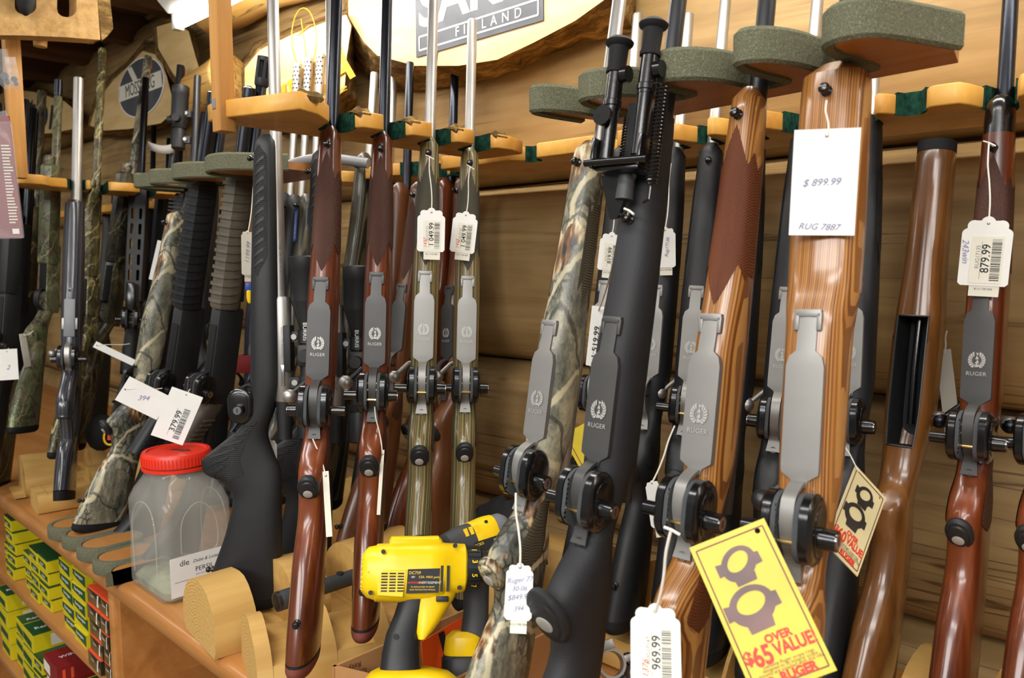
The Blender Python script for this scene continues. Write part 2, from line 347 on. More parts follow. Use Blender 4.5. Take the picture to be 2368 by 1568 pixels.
MT['ammo_yellow'] = plain('yellow_carton', (206, 190, 20), rough=.45, var=.04)
MT['ammo_green'] = plain('green_carton', (18, 74, 34), rough=.45, var=.06)
MT['ammo_red'] = plain('red_carton', (128, 28, 30), rough=.45, var=.06)
MT['ammo_black'] = plain('black_carton', (40, 34, 26), rough=.4, var=.1)
MT['ammo_gold'] = plain('gold_carton', (106, 84, 40), rough=.4, var=.2)
MT['ammo_orange'] = plain('orange_carton_edge', (226, 84, 44), rough=.45, var=.05)
MT['navy'] = plain('navy_label', (34, 84, 170), rough=.4, var=.03)
MT['sign_grey'] = plain('painted_sign_grey', (72, 74, 80), rough=.55, var=.12)
MT['sign_yellow'] = plain('painted_sign_yellow', (206, 152, 8), rough=.5, var=.05)
MT['sign_black'] = plain('painted_sign_black', (46, 56, 62), rough=.5, var=.1)
MT['parsley'] = plain('dried_herb_flakes', (112, 116, 92), rough=.95, var=.45)
# ================================================================== the setting
def struct(name, mb, mat, **k): return tag(mb.build(name, mat, **k), kind='structure')
def z(h): return EYE + h          # heights measured from eye level
struct('floor', MB().box((-6.2, -3.2, -.05), (3, 1.5, 0)), plain('worn_floor', (120, 104, 84), rough=.6))
# log wall: seams at these heights, each log a part of the wall
wall = struct('wall_back', MB().box((-6.2, 1.34, 0), (1.6, 1.46, 2.75)), MT['dark_beam'])
seams = [-1.55, -1.27, -.9, -.555, -.217, .18, .56, .93, 1.2]
for i in range(len(seams)-1):
    z0, z1 = seams[i], seams[i+1]; rings = []
    xs = np.linspace(-6.2, 1.6, 60); rr = random.Random(40+i); ph = rr.random()*6
    for x in xs:
        wob = .006*math.sin(x*2.1+ph)+.004*math.sin(x*5.3+2*ph); ring = []
        for k in range(22):
            a = 2*math.pi*k/22; c, s_ = math.cos(a), math.sin(a)
            ring.append((x, 1.335+wob - .105*(abs(c)**.75)*(1 if c > 0 else -1), z((z0+z1)/2) + (z1-z0-.004)/2*(abs(s_)**.85)*(1 if s_ > 0 else -1) + wob*.6))
        rings.append(ring)
    MB().loft(rings).build('log', MT['log'], wall, ang=60)
# ceiling: boards on joists that run out from the wall
ceil = struct('ceiling', MB().box((-6.2, -1.0, z(1.14)), (1.6, 1.5, z(1.18))), MT['dark_beam'])
for k in range(13):
    x = -6.1 + k*.6
    MB().box((x, -1.0, z(.95)), (x+.07, 1.5, z(1.14)), bev=.006).build('joist', MT['dark_beam'], ceil)
for k in range(16):
    y = -1.0+k*.155
    MB().box((-6.2, y+.002, z(1.125)), (1.6, y+.15, z(1.139))).build('ceiling_board', MT['dark_beam'], ceil)
# low joisted soffit over the far end of the rack wall
sof = struct('ceiling_soffit', MB().box((-6.1, .05, z(.96)), (-2.42, 1.5, z(.985))), MT['dark_beam'])
for k in range(8): MB().box((-6.0+k*.46, .05, z(.84)), (-5.93+k*.46, 1.28, z(.96)), bev=.006).build('joist', MT['dark_beam'], sof)
for k in range(9): MB().box((-6.1, .055+k*.155, z(.946)), (-2.42, .20+k*.155, z(.9595))).build('ceiling_board', MT['dark_beam'], sof)
# a peeled log lies along the top of the wall, a second one crosses it
def pole(name, a, b, r, mat, label, seed=1, knots=0):
    a, b = Vector(a), Vector(b); d = b-a; M = frame(a, d, (0, 0, 1)); rr = random.Random(seed); rings = []
    for i in range(40):
        t = i/39*d.length; f = r*(1+.06*math.sin(t*7+seed)+.05*math.sin(t*17+2*seed))
        if i in (0, 39): f *= .93
        rings.append([(f*(1+.05*math.sin(3*2*math.pi*j/20+t*6))*math.cos(2*math.pi*j/20), f*math.sin(2*math.pi*j/20), t) for j in range(20)])
    o = MB().loft(rings, T=M).build(name, mat, ang=60); return tag(o, label, 'log')
pole('wall_plate_log', (-2.32, 1.14, z(.765)), (-1.63, 1.14, z(.775)), .085, log_mat('bright_peeled_log', 0, (170, 120, 56), (206, 160, 86), (226, 188, 120)), 'smooth peeled log lying above the wood slab signs', 3)
pole('wall_plate_log', (-2.34, 1.10, z(.50)), (-2.17, 1.12, z(.53)), .075, bpy.data.materials['bright_peeled_log'], 'short thick peeled log end beneath the upper log, left of the yellow lettered slab', 5)
pole('wall_plate_log', (-1.0, 1.15, z(.71)), (.6, 1.15, z(.71)), .07, MT['log'], 'peeled log at the top right corner of the picture', 7)
wl = struct('wall_left', MB().box((-6.2, -1.0, 0), (-6.1, 1.5, 2.75)), MT['dark_beam'])
# ------------------------------------------------------------------ counter
CT, CF = z(-.62), .535
def slab_counter(name, x0, x1, label):
    pr = [(CF+.012, CT), (CF+.004, CT-.003), (CF, CT-.01), (CF, CT-.03), (CF+.005, CT-.037), (1.24, CT-.037), (1.24, CT)]
    o = MB().loft([[(x, y, zz) for y, zz in pr] for x in (x0, x1)]).build(name, MT['counter'], ang=50)
    tag(o, label, 'counter'); return o
slab_counter('counter_top', -4.6, -1.6475, 'far length of orange wood counter top above the ammunition shelves')
slab_counter('counter_top', -1.6465, 1.2, 'near length of orange wood counter top under the plastic jar and drill')
S1, S2 = z(-.872), z(-1.142)
for (x0, x1, n) in ((-2.95, -1.66, 0), (-1.632, -.3, 1), (-4.3, -2.97, 2)):
    cab = empty('shelf_cabinet', Matrix.Translation((x0, CF+.02, 0)), ('open wooden shelf cabinet stacked with green and yellow ammunition cartons', 'open wooden cabinet under the near counter beside the red cartons', 'open wooden cabinet at the far left end under the counter')[n], 'cabinet')
    L = x1-x0
    MB().box((0, 0, .05), (.018, .68, CT-.04)).build('side_panel', MT['counter'], cab)
    MB().box((L-.018, 0, .05), (L, .68, CT-.04)).build('side_panel', MT['counter'], cab)
    MB().box((.018, .4, .05), (L-.018, .41, CT-.04)).build('back_panel', MT['counter'], cab)
    for s in (S1, S2, z(-1.40)):
        MB().box((.018, 0, s-.022), (L-.018, .4, s), bev=.002).build('shelf', MT['counter'], cab)
MB().box((-1.66, CF+.012, z(-1.5)), (-1.632, CF+.03, CT-.04), bev=.004).build('trim_1', MT['counter'])['kind'] = 'structure'
# ------------------------------------------------------------------ fluorescent fixtures over the wall
def fixture(x0, label, x1=None):
    root = empty('fluorescent_fixture', Matrix.Translation((x0, .93, z(.63))), label, 'light fixture'); L = 1.24
    MB().loft([[(x, -.045, .045), (x, -.05, .1), (x, .05, .1), (x, .045, .045), (x, .02, .02), (x, -.02, .02)] for x in (0, L)]).build('housing', MT['white_metal'], root)
    t = MB().cyl((.03, 0, .0), (L-.03, 0, .0), .019, seg=20).build('tube', MT['tube'], root)
    for x in (.0, L-.025): MB().box((x, -.012, -.022), (x+.025, .012, .03), bev=.003).build('tube_socket', MT['white_metal'], root)
    for x in (.2, L-.2): MB().tube([(x, 0, .1), (x, 0, .5)], .003).build('hanger', MT['stainless'], root)
fixture(-2.10, 'lit fluorescent batten hanging above the slab signs at upper left')
fixture(-.78, 'lit fluorescent batten above the near rack')
fixture(.55, 'lit fluorescent batten beyond the right edge')
# ================================================================== rifle and shotgun builders
# local frame of a gun: z runs up along the bore from the butt, x points out of the belly (trigger side), y across
class Stock:
    """smooth stock surface from belly, top and half width profiles"""
    def __init__(s, top, belly, hw, e=2.3):
        s.t, s.b, s.w = pchip(top), pchip(belly), pchip(hw); s.e = e
    def pt(s, zz, a, off=0., k=1.):
        t, b, w = s.t(zz), s.b(zz), s.w(zz); c = (t+b)/2; hx = ((b-t)/2+off)*k; hy = (w+off)*k; ca, sa = math.cos(a), math.sin(a); p = 2/s.e
        return (c+hx*abs(ca)**p*(1 if ca >= 0 else -1), hy*abs(sa)**p*(1 if sa >= 0 else -1), zz)
    def mesh(s, z0, z1, n=56, seg=24, tip=.0, but=0.):
        zs = list(np.linspace(z0, z1, n)); rings = []
        for zz in zs:
            k = 1.
            if tip and zz > z1-tip: u = (zz-(z1-tip))/tip; k = max(math.sqrt(max(1-u*u, 0)), .25)*.55+.45*(1 if u < .999 else .72)
            if but and zz < z0+but: u = ((z0+but)-zz)/but; k *= math.sqrt(max(1-.35*u*u, 0))
            rings.append([s.pt(zz, 2*math.pi*j/seg, 0, k) for j in range(seg)])
        return MB().loft(rings)
    def patch(s, lo, hi, amax, off=.0007, na=40, nz=26, a0=0.):
        """raised panel on the belly between zigzag borders lo(u), hi(u); u = -1..1 across the angle range"""
        f, g = (lambda u: float(np.interp(u, *zip(*lo)))), (lambda u: float(np.interp(u, *zip(*hi)))); vs = []; fs = []
        for i in range(na+1):
            u = -1+2*i/na; a = a0+u*amax
            for j in range(nz+1):
                vs.append(s.pt(f(u)+(g(u)-f(u))*j/nz, a, off))
        for i in range(na):
            for j in range(nz): q = i*(nz+1)+j; fs.append((q, q+1, q+nz+2, q+nz+1))
        return MB().add(vs, fs)
CLASSIC = Stock([(0, .026), (.12, .018), (.27, .012), (.295, .018), (.325, .024), (.37, .012), (.41, .0), (.5, -.003), (.78, -.004), (.8, -.004)],
                [(0, .150), (.03, .146), (.14, .114), (.215, .084), (.240, .085), (.263, .095), (.285, .084), (.314, .060), (.345, .050), (.38, .054), (.5, .056), (.58, .047), (.68, .040), (.78, .037), (.8, .036)],
                [(0, .020), (.06, .022), (.14, .0225), (.22, .0215), (.28, .0225), (.325, .019), (.36, .0205), (.42, .0235), (.52, .0235), (.60, .022), (.70, .0195), (.78, .0165), (.8, .016)])
CLASSIC.w = (lambda f: (lambda t: f(t)*.95))(CLASSIC.w)
SYNTH = Stock([(0, .022), (.12, .014), (.27, .008), (.295, .016), (.325, .022), (.37, .010), (.41, -.002), (.5, -.004), (.78, -.005), (.8, -.005)],
              [(0, .148), (.03, .142), (.14, .108), (.205, .082), (.23, .092), (.255, .107), (.283, .092), (.314, .064), (.345, .052), (.38, .056), (.5, .058), (.58, .050), (.68, .043), (.78, .040), (.8, .039)],
              [(0, .021), (.06, .0235), (.14, .0225), (.22, .0205), (.28, .0225), (.325, .0195), (.36, .0215), (.42, .0255), (.52, .0255), (.60, .024), (.70, .0215), (.78, .0185), (.8, .018)])
WIDE = Stock([(0, .026), (.12, .018), (.27, .012), (.295, .018), (.325, .024), (.37, .012), (.41, .0), (.5, -.003), (.78, -.004), (.8, -.004)],
             [(0, .150), (.03, .146), (.14, .114), (.215, .084), (.240, .085), (.263, .095), (.285, .084), (.314, .060), (.345, .052), (.38, .056), (.5, .060), (.545, .058), (.58, .05), (.68, .049), (.78, .047), (.8, .046)],
             [(0, .020), (.06, .022), (.14, .0225), (.22, .0215), (.28, .0225), (.325, .020), (.36, .0225), (.42, .0255), (.53, .0265), (.575, .0305), (.62, .0312), (.70, .0305), (.78, .0295), (.8, .029)], 2.8)
CARBINE = Stock([(0, .040), (.12, .03), (.25, .022), (.28, .026), (.32, .030), (.36, .018), (.41, .0), (.5, -.006), (.7, -.006), (.8, -.005)],
                [(0, .155), (.03, .150), (.14, .118), (.22, .086), (.255, .082), (.275, .09), (.297, .095), (.315, .075), (.345, .062), (.38, .058), (.5, .054), (.6, .048), (.7, .044), (.8, .042)],
                [(0, .021), (.06, .0235), (.14, .0235), (.22, .0215), (.28, .022), (.325, .021), (.36, .0235), (.42, .0285), (.52, .0285), (.60, .0245), (.70, .0225), (.78, .0215), (.8, .021)])
def gun_root(name, tip, tp, low, lp, face, label, cat='rifle', group=None, z_tip=.785, z_low=.365, xo=.025, L=None):
    """stand a gun between two points of its stock centre line; face = degrees the belly is turned from the photographer (+ = right)"""
    a = un(*tip, **tp); b = un(*low, **lp); d = a-b; s = d.length/(z_tip-z_low); ax = d.normalized()
    tc = V(0, 0, EYE)-(a+b)/2; tc.z = 0; tc.normalize()
    f = Matrix.Rotation(math.radians(face), 3, 'Z') @ tc
    M = frame(V(0, 0, 0), ax, f, s); M.translation = b - M.to_3x3() @ V(xo, 0, z_low)
    print('GUN %-40s s=%.3f butt z=%.3f (%.2f,%.2f) tilt %.1f' % (label[:40], s, M.translation.z-CT, M.translation.x, M.translation.y, math.degrees(math.acos(ax.z))))
    r = empty(name, M, label, cat, group); return r
def barrel(root, z0, z1, r0, r1, mat, x=0., name='barrel', seg=20, crown=True):
    r = [(r0*.6, z0), (r0, z0+.002), (r0*.92+r1*.08, z0+.05), (r1*1.12, z0+(z1-z0)*.35), (r1, z1-.002), (r1*.85, z1), (r1*.45, z1), (r1*.4, z1-.02)]
    o = MB().lathe(r, seg, Matrix.Translation((x, 0, 0))).build(name, mat, root); return o
def floorplate(root, st, mat, z0=.395, z1=.545, emblem=True, w=.0165):
    pts = [(z0, .006), (z0+.006, .0075), (z0+.012, w*.98), (z0+.018, w), (z1-.045, w), (z1-.036, w*.86), (z1-.031, .0085), (z1, .0082)]
    vs = []; fs = []; n = len(pts)
    for sgn, off in ((1, .0022), (1, -.004)):
        for zz, ww in pts: vs += [(st.b(zz)+off-.0004, -ww, zz), (st.b(zz)+off+.0004, 0, zz), (st.b(zz)+off-.0004, ww, zz)]
    m = n*3
    for i in range(n-1):
        for k in (0, 1): a = i*3+k; fs.append((a, a+1, a+4, a+3))
        fs.append((i*3, i*3+3, m+i*3+3, m+i*3)); fs.append((i*3+2, i*3+5, m+i*3+5, m+i*3+2))
    fs += [(0, 1, m+1, m), (1, 2, m+2, m+1), (m-3, m-2, 2*m-2, 2*m-3), (m-2, m-1, 2*m-1, 2*m-2)]
    fp = MB().add(vs, fs).build('floor_plate', mat, root, ang=30)
    zz = z1; h = MB().box((st.b(zz)-.003, -.0115, zz-.001), (st.b(zz)+.0034, .0115, zz+.006), bev=.001)
    for sg in (-1, 1): h.box((st.b(zz)-.003, sg*.0098-.0022, zz-.013), (st.b(zz)+.0034, sg*.0098+.0022, zz+.003), bev=.0008)
    h.build('hinge', mat, fp)
    if emblem:
        zc = z0+.058; xx = st.b(zc)+.0031; e = MB()
        for sg in (-1, 1):
            for k in range(7):
                a = math.radians(22+k*20); r0, r1 = .0050, .0098; w0, w1 = math.radians(6), math.radians(9)
                P_ = lambda r, t: (xx, sg*r*math.sin(t), zc-r*1.12*math.cos(t))
                e.add([P_(r0, a-w0), P_(r0, a+w0), P_(r1, a+w1+.2), P_(r1*.93, a-w1+.2)], [(0, 1, 2, 3)])
        for (a, b, c) in (((0, .006), (-.0016, .001), (.0022, .0015)), ((.001, .0012), (-.002, -.004), (.0026, -.0035)), ((0, -.003), (-.0022, -.0085), (.0026, -.008)), ((-.001, .0095), (.003, .0078), (0, .006))):
            e.add([(xx, p[0], zc+p[1]) for p in (a, b, c)], [(0, 1, 2)])
        e.build('emblem', MT['emblem'], fp, smooth=False)
        text('RUGER', .0068, MT['emblem'], fp, frame((xx, 0, zc-.0165), (1, 0, 0), (0, 1, 0)), space=1.05)
    return fp
def guard(root, st, mat, zt=.365):
    b = st.b; pts = [(b(zt+.034)+.001, 0, zt+.034), (b(zt+.03)+.012, 0, zt+.030), (b(zt+.02)+.024, 0, zt+.020), (b(zt)+.028, 0, zt+.002), (b(zt-.02)+.024, 0, zt-.016), (b(zt-.034)+.009, 0, zt-.031), (b(zt-.055)+.0015, 0, zt-.05)]
    rings = []; cm = catmull(pts, 4)
    for i, p in enumerate(cm):
        d = (cm[min(i+1, len(cm)-1)]-cm[max(i-1, 0)]).normalized(); nx = Vector((d.z, 0, -d.x))*.0016; wd = .006+.0035*max(0, (i-len(cm)+7)/6)
        rings.append([tuple(p+nx+V(0, -wd, 0)), tuple(p+nx+V(0, wd, 0)), tuple(p-nx+V(0, wd, 0)), tuple(p-nx+V(0, -wd, 0))])
    g = MB().loft(rings).build('trigger_guard', mat, root, ang=60)
    MB().cyl((b(zt-.05)+.0015, 0, zt-.047), (b(zt-.05)+.0042, 0, zt-.0475), .0048).build('guard_screw', mat, g)
    MB().tube([(b(zt)-.003, 0, zt+.008), (b(zt)+.010, 0, zt+.004), (b(zt)+.021, 0, zt+.009)], .0022).build('trigger', MT['matte_blue'], root)
def grip_cap(root, st, zc=.248, tilt=38, mat=None, r=(.0145, .0205), med=True):
    x = st.b(zc)+.0015; M = T3(x, 0, zc) @ Matrix.Rotation(math.radians(90+tilt), 4, 'Y')
    sc = Matrix.Diagonal((r[1], r[0], 1, 1))
    c = MB().lathe([(1.0, -.006), (1.06, -.003), (1.06, .001), (.98, .0035), (.8, .0042), (.74, .0062), (.5, .0072), (.02, .0074)], 28, M @ sc).build('grip_cap', mat or MT['black'], root)
    mr = max(.0062, r[0]*.46)
    if med: MB().lathe([(mr, .006), (mr, .0082), (mr*.87, .0088), (.001, .0085)], 20, M @ T3(.004, 0, 0)).build('medallion', MT['emblem'], c)
    return c
def stud(root, st, zz, mat=None, loop=False):
    x = st.b(zz); o = MB().lathe([(.0052, -.002), (.0052, .0015), (.0032, .003), (.0032, .0045), (.0048, .0065), (.0052, .009), (.0035, .0118), (.0008, .0125)], 14, T3(x, 0, zz) @ Matrix.Rotation(math.pi/2, 4, 'Y')).build('swivel_stud', mat or MT['gloss_black'], root)
    if loop: MB().tube([(x+.008+.009*math.cos(a)*0+.012*(1-math.cos(a))*.5, .011*math.sin(a), zz-.003-.008*(1-math.cos(a))) for a in [i*math.pi/9 for i in range(18)]], .0017, closed=True).build('swivel_loop', mat or MT['gloss_black'], o)
def bolt(root, mat, zt=.405, side=-1):
    MB().cyl((-.003, 0, zt-.05), (-.003, 0, zt+.13), .013, seg=18).build('receiver', mat, root)
    h = MB().tube([(-.006, side*.008, zt-.003), (.004, side*.026, zt-.008), (.013, side*.042, zt-.024)], [.0045, .0042, .004], 10)
    h.sphere((.016, side*.048, zt-.031), .0105).build('bolt_handle', mat, root)
def recoil(root, st, mat, z0=0., z1=.022, grey=False):
    st.mesh(z0, z1-.004, 8, 24, but=.012).build('recoil_pad', mat, root)
    st.mesh(z1-.0042, z1, 3, 24).build('pad_spacer', MT['rubber'], root)
def checkering(root, st, mat, za=.59, zb=.71, amax=1.75, style=0):
    if style == 0:
        hi = [(-1, zb-.008), (-.88, zb+.004), (-.7, zb-.012), (-.5, zb+.0), (-.42, zb-.002), (-.26, zb+.002), (0, zb+.028), (.26, zb+.002), (.42, zb-.002), (.5, zb), (.7, zb-.012), (.88, zb+.004), (1, zb-.008)]
        hi = [(-1, zb), (-.8, zb-.012), (-.62, zb+.006), (-.42, zb-.010), (0, zb+.032), (.42, zb-.010), (.62, zb+.006), (.8, zb-.012), (1, zb)]
        lo = [(-1, za), (-.82, za+.004), (-.7, za-.004), (-.45, za+.012), (0, za-.030), (.45, za+.012), (.7, za-.004), (.82, za+.004), (1, za)]
        st.patch(lo, hi, amax).build('checkering', mat, root)
    else:
        for sg in (-1, 1):
            hi = [(-1, zb), (-.5, zb-.02), (0, zb+.01), (.5, zb-.015), (1, zb+.02)]; lo = [(-1, za), (-.5, za+.015), (0, za-.02), (.5, za+.01), (1, za-.03)]
            st.patch(lo, hi, .42, na=20, a0=sg*1.45).build('checkering', mat, root)
    # grip panels
    for sg in (-1, 1):
        st.patch([(-1, .262), (0, .25), (1, .262)], [(-1, .325), (0, .34), (1, .325)], .42, na=12, nz=14, a0=sg*1.45).build('grip_checkering', mat, root)
def bolt_rifle(root, st, wood, bar, plate_m, muzzle=1.09, pad=None, check=None, cstyle=0, cap=True, tipmat=None, r0=.0105, r1=.0088, bolt_mat=None, emblem=True, zc=.248, capmat=None, studs=True, capr=(.0145, .0205), zpl=.395, ch=(.59, .71), low=True):
    pz = .022 if pad else 0
    tz = .735 if tipmat else .785
    st.mesh(pz, tz, 60, 24, 0 if tipmat else .018).build('stock', wood, root)
    if tipmat: st.mesh(tz, .785, 14, 24, .022).build('fore_end_tip', tipmat, root)
    if pad: recoil(root, st, pad)
    barrel(root, .44, muzzle, .0145, r1, bar)
    if plate_m: floorplate(root, st, plate_m, z0=zpl, z1=zpl+.15, emblem=emblem)
    guard(root, st, plate_m or bar)
    bolt(root, bolt_mat or bar)
    if check: checkering(root, st, check, ch[0], ch[1], style=cstyle)
    if cap: grip_cap(root, st, zc, mat=capmat, r=capr)
    if studs: stud(root, st, .752 if not tipmat else .715); stud(root, st, .075)
    return root
def trigger_lock(root, label, zt=.362, st=CLASSIC, long_side=1, dx=.014, sc=1.0, key=True, ry=0):
    """two halves clamped over the trigger guard; a thing of its own"""
    M = root.matrix_world @ T3(st.b(zt)+dx, 0, zt) @ Matrix.Rotation(math.radians(ry), 4, 'Z') @ Matrix.Diagonal((sc, long_side*sc, sc, 1))
    if M.determinant() < 0: M = root.matrix_world @ T3(st.b(zt)+dx, 0, zt) @ Matrix.Rotation(math.pi+math.radians(ry), 4, 'Z') @ Matrix.Diagonal((sc, sc, sc, 1))
    o = empty('trigger_lock', M, label, 'trigger lock', 'trigger locks on the guns')
    def oval(y0, y1, k=1., b=.002):
        def ring(y, q): return [((.0215*k-q)*math.cos(t), y, (.0215*k-q)*math.sin(t)+(.0085 if math.sin(t) >= 0 else -.0085)) for t in [2*math.pi*i/28 for i in range(28)]]
        s_ = 1 if y1 > y0 else -1
        return MB().loft([ring(y0, 0), ring(y1-s_*b, 0), ring(y1-s_*b*.3, b*.7), ring(y1, b*1.8)])
    for s_, nm in ((1, 0), (-1, 1)):
        oval(s_*.0075, s_*.0125, 1.0, .001).build('rubber_pad', MT['rubber_grey'], o)
        h = oval(s_*.0125, s_*.0235, 1.04, .004).build('lock_half', MT['gloss_black'], o)
        oval(s_*.0232, s_*.0245, .62, .0006).build('raised_face', MT['gloss_black'], h)
    MB().cyl((0, .024, -.006), (0, .038, -.006), .0098, .009, 20).build('key_barrel', MT['gloss_black'], o)
    if key:
        kk = MB().cyl((0, .0375, -.006), (0, .0388, -.006), .0068, seg=18).build('key_core', MT['chrome'], o)
        MB().box((-.001, .0387, -.0095), (.001, .0391, -.0025)).build('key_slot', MT['ink'], kk)
    MB().cyl((0, -.024, -.006), (0, -.044, -.006), .0072, .0068, 18).build('locking_post', MT['gloss_black'], o)
    for zz in (.013, .003, -.012): MB().cyl((.012, -.0078, zz), (.012, .0078, zz), .0019, seg=8).build('brass_pin', MT['brass'], o)
    for k in range(9): MB().box((.0185, -.0082, -.021+k*.0048), (.0208, -.0073, -.0185+k*.0048)).build('ratchet_tooth', MT['gloss_black'], o)
    return o
def scope(root, z0, z1, x, y=0, obj=.028, tube=.0127, mat=None, word=None, eye=.02, obj_len=.08, caps=False):
    """riflescope along the bore at offset x, with rings and turrets"""
    mat = mat or MT['black']; M = T3(x, y, 0); L = z1-z0
    s = MB().lathe([(eye*.85, z0), (eye, z0+.003), (eye, z0+.05), (eye*.9, z0+.055), (tube, z0+.085), (tube, z1-obj_len-.045), (obj*.96, z1-obj_len), (obj, z1-obj_len+.004), (obj, z1-.026), (obj*1.05, z1-.024), (obj*1.05, z1-.002), (obj*.98, z1), (obj*.86, z1), (obj*.84, z1-.012)], 28, M).build('scope', mat, root)
    zc = z0+L*.46
    MB().box((x-tube*1.25, y-tube*1.25, zc-.02), (x+tube*1.25, y+tube*1.25, zc+.02), bev=.006).build('turret_saddle', mat, s)
    for d in ((0, 1), (0, -1), (-1, 0)):
        MB().cyl((x+d[0]*tube, y+d[1]*tube, zc), (x+d[0]*(tube+.019), y+d[1]*(tube+.019), zc), .0115, .0105, 20).build('turret_cap', mat, s)
    for zr in (z0+.10, z1-obj_len-.06):
        MB().lathe([(tube+.0035, zr-.011), (tube+.0035, zr+.011), (tube+.0005, zr+.011), (tube+.0005, zr-.011)], 24, M).build('mount_ring', MT['matte_blue'], s)
        MB().box((min(x, -.012), y-.007, zr-.009), (max(x+tube*.9, -.012) if x > 0 else -.012, y+.007, zr+.009)).build('ring_base', MT['matte_blue'], s)
        MB().cyl((x*.55, y-.012, zr), (x*.55, y+.012, zr), .005).build('clamp_screw', MT['stainless'], s)
    MB().lathe([(eye*1.03, z0+.058), (eye*1.03, z0+.07), (eye*.9, z0+.07), (eye*.9, z0+.058)], 24, M).build('zoom_ring', MT['rubber'], s)
    if word:
        for sg in (1, -1): text(word, .010, MT['paper'], s, frame((x, y+sg*(tube*1.25+.0006), zc+.042), (0, sg, 0), (0, 0, -sg*1.0)))
    return s
def sweep(path, hx, hy, seg=18, e=2.4):
    """superellipse tube along a path in the x-z plane (half sizes along the path normal and across y)"""
    P = [Vector((a, 0, b)) for a, b in path]; cm = catmull(P, 5); n = len(cm); fx = pchip(list(zip(np.linspace(0, 1, len(hx)), hx))); fy = pchip(list(zip(np.linspace(0, 1, len(hy)), hy))); rings = []
    for i, p in enumerate(cm):
        d = (cm[min(i+1, n-1)]-cm[max(i-1, 0)]).normalized(); nn = Vector((d.z, 0, -d.x)); u = i/(n-1); r = []
        for j in range(seg):
            a = 2*math.pi*j/seg; ca, sa = math.cos(a), math.sin(a); q = 2/e
            r.append(tuple(p + nn*fx(u)*abs(ca)**q*(1 if ca >= 0 else -1) + V(0, fy(u)*abs(sa)**q*(1 if sa >= 0 else -1), 0)))
        rings.append(r)
    return MB().loft(rings)
